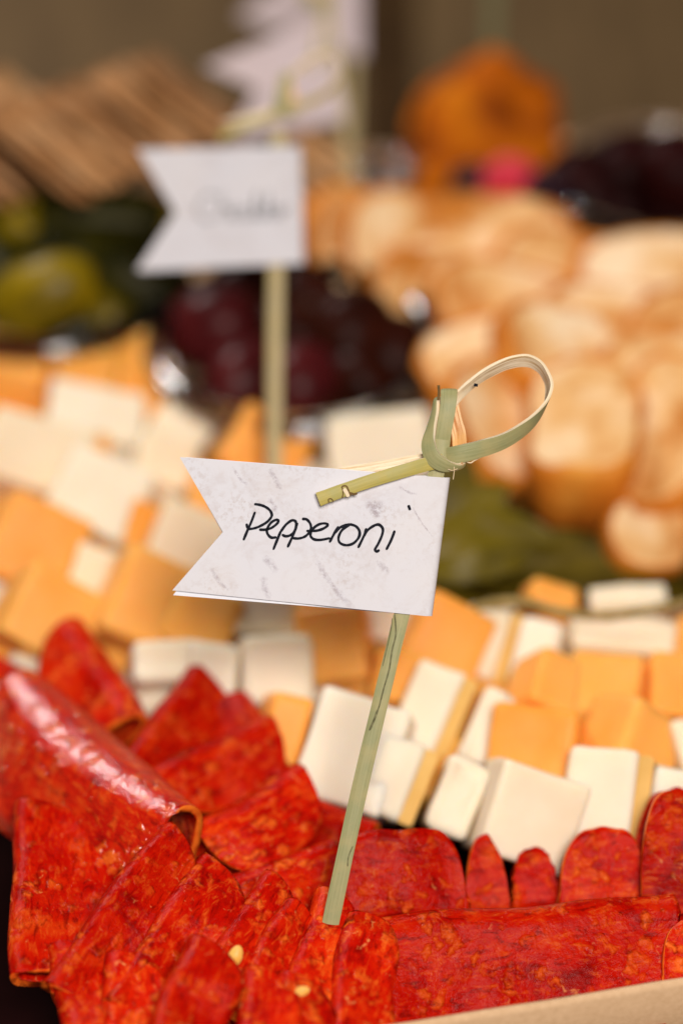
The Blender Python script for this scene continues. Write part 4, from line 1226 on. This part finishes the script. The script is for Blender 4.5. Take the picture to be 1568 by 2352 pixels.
# ------------------------------------------------------------------ toasted bread slices
def bread(label, px, py, w, h, th, roll=0, tilt=0, yaw=0, z=0.006, expo=2.6, seed=1.0):
    c = gr(px, py, z)
    k = depth(c) / FPX
    W, H, T = w * k / 2 * 1.2, h * k / 2 * 1.2, th * k
    B = Matrix((CR, CU, -CF)).transposed()
    R3 = B @ Matrix.Rotation(math.radians(-roll), 3, 'Z') @ Matrix.Rotation(math.radians(tilt), 3, 'X') @ Matrix.Rotation(math.radians(yaw), 3, 'Y')
    mtx = Matrix.Translation(c) @ R3.to_4x4()
    n, rings = 48, [0.0, 0.35, 0.65, 0.85, 0.95]
    def rad(a):
        ca, sa = math.cos(a), math.sin(a)
        r = (abs(ca) ** expo + abs(sa) ** expo) ** (-1 / expo)
        return r * (1 + 0.13 * fbm((ca * 1.3, sa * 1.3, 0), 1.0, seed) + 0.05 * fbm((ca * 4, sa * 4, 0), 1.0, seed + 2))
    vs, fs, ga = [], [], []
    for side in (1, -1):
        b0 = len(vs)
        vs.append(Vector((0, 0, side * T / 2)))
        ga.append((0, 0, 0))
        for r in rings[1:]:
            for j in range(n):
                a = 2 * math.pi * j / n
                p = Vector((math.cos(a) * W * r * rad(a), math.sin(a) * H * r * rad(a), 0))
                p.z = side * (T / 2 + 0.0007 * fbm(p, 260, seed) + 0.001 * fbm(p, 90, seed + 5))
                vs.append(p)
                ga.append((r, 0, 0))
        for j in range(n):
            fs.append((b0, b0 + 1 + j, b0 + 1 + (j + 1) % n))
        for q in range(len(rings) - 2):
            for j in range(n):
                a0 = b0 + 1 + q * n + j; a1 = b0 + 1 + q * n + (j + 1) % n
                fs.append((a0, a1, a1 + n, a0 + n))
    half = 1 + (len(rings) - 1) * n
    last = 1 + (len(rings) - 2) * n
    for j in range(n):
        a0, a1 = last + j, last + (j + 1) % n
        fs.append((a0, a1, half + a1, half + a0))
    o = build('toast', vs, fs, M['crumb'], None, True, mtx, None, ga)
    tag(o, label, 'bread')
    prof = [(0.90, T / 2 + 0.0002), (0.97, T / 2 + 0.0006), (1.03, T * 0.40), (1.06, 0), (1.03, -T * 0.40), (0.97, -T / 2 - 0.0006), (0.90, -T / 2 - 0.0002), (0.86, 0)]
    vs, fs = [], []
    for j in range(n):
        a = 2 * math.pi * j / n
        for r, z_ in prof:
            rr = r * rad(a)
            p = Vector((math.cos(a) * W * rr, math.sin(a) * H * rr, z_))
            p *= 1 + 0.01 * fbm(p, 200, seed)
            vs.append(p)
    m = len(prof)
    for j in range(n):
        k2 = (j + 1) % n
        for i in range(m):
            i2 = (i + 1) % m
            fs.append((j * m + i, k2 * m + i, k2 * m + i2, j * m + i2))
    build('crust', vs, fs, M['crust'], o, True)
    return o

BREAD = [
    # back to front
    ('orange-crusted toast standing behind the squared flag', 770, 540, 150, 190, 80, 4, 0, 40, 0.010),
    ('pale toast slice at the very back beside the small clear cup', 905, 575, 190, 230, 55, -14, -8, 12, 0.010),
    ('toast slice under the amber chunk and the raspberry', 1105, 565, 320, 190, 55, 6, -18, 0, 0.010),
    ('toast slice below the dark berry cup', 1300, 640, 320, 190, 55, 10, -16, 0, 0.008),
    ('pale toast slice cut by the picture edge below the berry cup', 1510, 650, 320, 200, 55, -2, -16, 0, 0.008),
    ('toast slice leaning on the olive cup rim', 790, 670, 250, 150, 55, -6, -20, -8, 0.002),
    ('toast slice between the olive cup and the long pale slices', 985, 690, 240, 210, 60, 12, -14, 10, 0.006),
    ('pale toast slice in the middle of the bread row', 1180, 720, 320, 190, 55, 12, -18, 0, 0.008),
    ('pale toast slice in the bread row toward the picture edge', 1430, 760, 320, 180, 60, 6, -20, 0, 0.008),
    ('toast slice cut by the picture edge in the middle bread row', 1580, 790, 240, 200, 60, 10, -20, -10, 0.008),
    ('toasted slice with orange crust above the bamboo loop', 1130, 850, 280, 220, 80, -28, -32, 18, 0.006),
    ('toast slice edge-on with brown crust over the standing pair', 1330, 840, 340, 210, 80, 14, -40, 10, 0.008),
    ('toast slice with a thick crust at the picture edge over the standing pair', 1530, 880, 260, 200, 80, 12, -38, 0, 0.008),
    ('toast slice behind the bamboo loop', 1150, 970, 240, 250, 90, -24, -12, 36, 0.002),
    ('standing toast slice with a broad orange crust, above the leaves', 1345, 1020, 220, 300, 210, 8, -40, -12, 0.002),
    ('standing toast slice cut by the picture edge', 1540, 1020, 200, 350, 150, 10, -26, -24, 0.004),
    ('lower toast heel under the standing pair by the stem', 1480, 1240, 160, 150, 100, 8, -24, 6, -0.008),
    ('toast slice behind the knot, darkened below the loop', 1180, 1070, 200, 130, 90, 20, -18, 10, -0.010),
]
for i, (lab, x, y, w, h, th, roll, tilt, yaw, z) in enumerate(BREAD):
    bread(lab, x, y, w, h, th, roll, tilt, yaw, z, (2.3, 2.9, 3.4)[i % 3], i * 2.3 + 1)

# ------------------------------------------------------------------ leaves and stem
def leaf(label, px, py, z, L, W, ax, up, seed, curl=0.35):
    c = gr(px, py, z)
    ex = cvec(*ax); nz = cvec(*up); nz = (nz - ex * nz.dot(ex)).normalized(); ey = nz.cross(ex).normalized()
    nx, ny = 16, 10
    vs, fs = [], []
    for lay in (0, 1):
        for i in range(nx + 1):
            t = i / nx
            hw = W / 2 * (math.sin(math.pi * min(1, t * 0.96 + 0.02)) ** 0.75) * (1 - 0.25 * t)
            for j in range(ny + 1):
                s = -1 + 2 * j / ny
                y = s * hw * (1 + 0.05 * fbm((t * 9, s, 0), 1.0, seed))
                zz = curl * L * (t - t * t) * 0.6 + abs(s) * hw * 0.28 + 0.0016 * fbm((t * 5, s * 2.5, 0), 1.0, seed) - 0.0006 * math.exp(-(s * 6) ** 2)
                vs.append(Vector(((t - 0.5) * L, y, zz - 0.0004 * lay)))
    k = ny + 1; o2 = (nx + 1) * k
    for i in range(nx):
        for j in range(ny):
            a = i * k + j
            fs.append((a, a + 1, a + k + 1, a + k)); fs.append((o2 + a, o2 + a + k, o2 + a + k + 1, o2 + a + 1))
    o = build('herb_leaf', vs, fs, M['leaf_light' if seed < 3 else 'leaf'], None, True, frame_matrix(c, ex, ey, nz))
    return tag(o, label, 'leaf')
leaf('olive-green leaf directly behind the lettered flag edge', 1065, 1150, -0.006, 0.034, 0.024, (0.5, 0.6, 0.2), (0.2, 0.5, -0.8), 1)
leaf('broad olive-green leaf lower behind the flag', 1110, 1270, -0.006, 0.036, 0.028, (0.9, 0.2, 0.1), (0.1, 0.6, -0.7), 2)
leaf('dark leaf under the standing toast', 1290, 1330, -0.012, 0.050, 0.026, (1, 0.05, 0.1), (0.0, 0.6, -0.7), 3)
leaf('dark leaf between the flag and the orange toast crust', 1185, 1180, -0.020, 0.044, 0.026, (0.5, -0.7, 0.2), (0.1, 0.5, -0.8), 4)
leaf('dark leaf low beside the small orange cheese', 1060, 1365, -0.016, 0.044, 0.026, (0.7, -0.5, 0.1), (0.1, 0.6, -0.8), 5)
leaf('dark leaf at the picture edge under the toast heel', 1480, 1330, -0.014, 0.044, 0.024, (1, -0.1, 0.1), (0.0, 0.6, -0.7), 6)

def stem_obj():
    pts = catmull([list(at(x, y, depth(gr(x, y, 0.006)))) for x, y in ((1090, 1395), (1190, 1382), (1290, 1405), (1400, 1415), (1500, 1398), (1620, 1372))], 10)
    org = Vector(pts[0])
    vs, fs = [], []
    m = 8
    for i, p in enumerate(pts):
        T = (Vector(pts[min(i + 1, len(pts) - 1)]) - Vector(pts[max(i - 1, 0)])).normalized()
        A = T.cross(CF).normalized(); Bv = T.cross(A)
        r = 0.0013 * (1 - 0.3 * i / len(pts)) * (1 + 0.25 * fbm((i * 0.5, 0, 0), 1.0, 2))
        for j in range(m):
            a = 2 * math.pi * j / m
            vs.append(Vector(p) + (A * math.cos(a) + Bv * math.sin(a)) * r - org)
    for i in range(len(pts) - 1):
        for j in range(m):
            a, b = i * m + j, i * m + (j + 1) % m
            fs.append((a, b, b + m, a + m))
    fs.append(tuple(range(m))); fs.append(tuple(range(len(vs) - m, len(vs))))
    o = build('herb_sprig', vs, fs, M['stem'], None, True, Matrix.Translation(org))
    tag(o, 'thin tan herb stem lying over the cheese below the leaves', 'stem')
stem_obj()

# ------------------------------------------------------------------ back row: amber chunk, berries, cups
def chunk():
    c = at(1110, 320, 0.855)
    k = 0.855 / FPX
    out = [(-185, -170), (-170, -20), (-140, 105), (-70, 150), (5, 200), (75, 150), (150, 118), (160, 10), (172, -110), (170, -190), (-150, -225)]
    # radial profile from the outline
    poly = [(math.atan2(y, x), math.hypot(x, y)) for x, y in out]
    poly.sort()
    def rad(a):
        m = len(poly)
        for i in range(m):
            a0, r0 = poly[i]; a1, r1 = poly[(i + 1) % m]
            if i == m - 1: a1 += 2 * math.pi
            aa = a if a >= poly[0][0] else a + 2 * math.pi
            if a0 <= aa <= a1:
                t = (aa - a0) / (a1 - a0)
                return r0 + (r1 - r0) * t
        return 170
    nu, nv = 64, 40
    vs, fs = [], []
    for i in range(nv + 1):
        th = math.pi * i / nv
        for j in range(nu):
            ph = 2 * math.pi * j / nu - math.pi
            r = rad(ph) * k
            s = abs(math.sin(th)) ** 0.3
            d = Vector((math.cos(ph) * s, math.sin(ph) * s, math.cos(th)))
            p = Vector((math.cos(ph) * r * s, math.sin(ph) * r * s, math.copysign(abs(math.cos(th)) ** 0.6, math.cos(th)) * 130 * k))
            f = 0.0011 * fbm(p, 90, 4) + 0.0010 * fbm(p, 220, 8) - 0.004 * max(0, fbm(p, 130, 21) - 0.1)
            vs.append(p + d * f)
    for i in range(nv):
        for j in range(nu):
            a = i * nu + j; b = i * nu + (j + 1) % nu
            fs.append((a, b, b + nu, a + nu))
    B = Matrix((CR, CU, -CF)).transposed()
    o = build('amber_chunk', vs, fs, M['amber'], None, True, Matrix.Translation(c) @ B.to_4x4() @ Matrix.Rotation(math.radians(15), 4, 'Y'))
    tag(o, 'large rough amber-orange chunk with dark pits at the back of the box', 'food chunk')
chunk()
# grey pick standing in the chunk
gp = at(1130, 150, 0.865)
rt = empty('plain_pick', gp)
tag(rt, 'dull grey-brown pick standing in the amber chunk', 'pick')
ribbon('stick', [(1126, 200, 0, 30, 1, 0, 0), (1130, 60, 0, 32, 1, 0, 0), (1136, -90, 0, 34, 1, 0, 0)], IDENT, lambda x, y: 0.865, rt, gp, 0.0016, [M['split'], M['split']])

def berry(name, label, px, py, z, r, mat, seed, group=None):
    c = gr(px, py, z)
    rg = random.Random(seed)
    bm = bmesh.new()
    n = 46
    for i in range(n):
        t = (i + 0.5) / n
        th = math.acos(1 - 2 * t); ph = i * 2.39996
        d = Vector((math.sin(th) * math.cos(ph), math.sin(th) * math.sin(ph), math.cos(th) * 1.15))
        m = Matrix.Translation(d * r * 0.78) @ Matrix.Scale(r * 0.30 * rg.uniform(.9, 1.1), 4)
        bmesh.ops.create_icosphere(bm, subdivisions=2, radius=1.0, matrix=m)
    me = bpy.data.meshes.new(name); bm.to_mesh(me); bm.free()
    for p in me.polygons: p.use_smooth = True
    me.materials.append(M[mat])
    o = bpy.data.objects.new(name, me); COL.objects.link(o)
    o.matrix_world = Matrix.Translation(c) @ Matrix.Rotation(rg.uniform(0, 1.2), 4, 'X')
    return tag(o, label, 'berry', group)
berry('raspberry', 'bright red raspberry beside the amber chunk', 1172, 428, 0.016, 0.0085, 'raspberry', 1)
berry('blackberry', 'black berry tucked under the amber chunk, beside the raspberry', 1092, 438, 0.012, 0.0080, 'blackberry', 2)
berry('blackberry', 'black berry between the raspberry and the berry cup', 1245, 462, 0.014, 0.0085, 'blackberry', 3)
cb = gr(1530, 405, 0.016)
cup('clear plastic cup of dark fruit at the back, cut by the picture edge', cb, 0.030, 0.025, 0.040)
for i, (x, y, z, lab) in enumerate([
        (1330, 440, 0.010, 'dark fruit by the near wall of the back cup, beside the black berry'), (1420, 490, 0.006, 'dark fruit low at the front of the back cup'),
        (1530, 500, 0.008, 'dark fruit low at the picture edge in the back cup'), (1440, 400, 0.016, 'dark fruit in the middle of the back cup'),
        (1560, 400, 0.024, 'tallest dark fruit at the picture edge in the back cup'), (1350, 505, -0.002, 'dark fruit lying before the back cup above the toast')]):
    olive('dark_fruit', lab, 'fruit', gr(x, y, z), 0.0125, 1.1, M['preserve'], 120 + i, 'dark fruit of the back cup')
cup('small clear plastic cup glinting beside the amber chunk', gr(880, 375, 0.02), 0.0065, 0.005, 0.022)
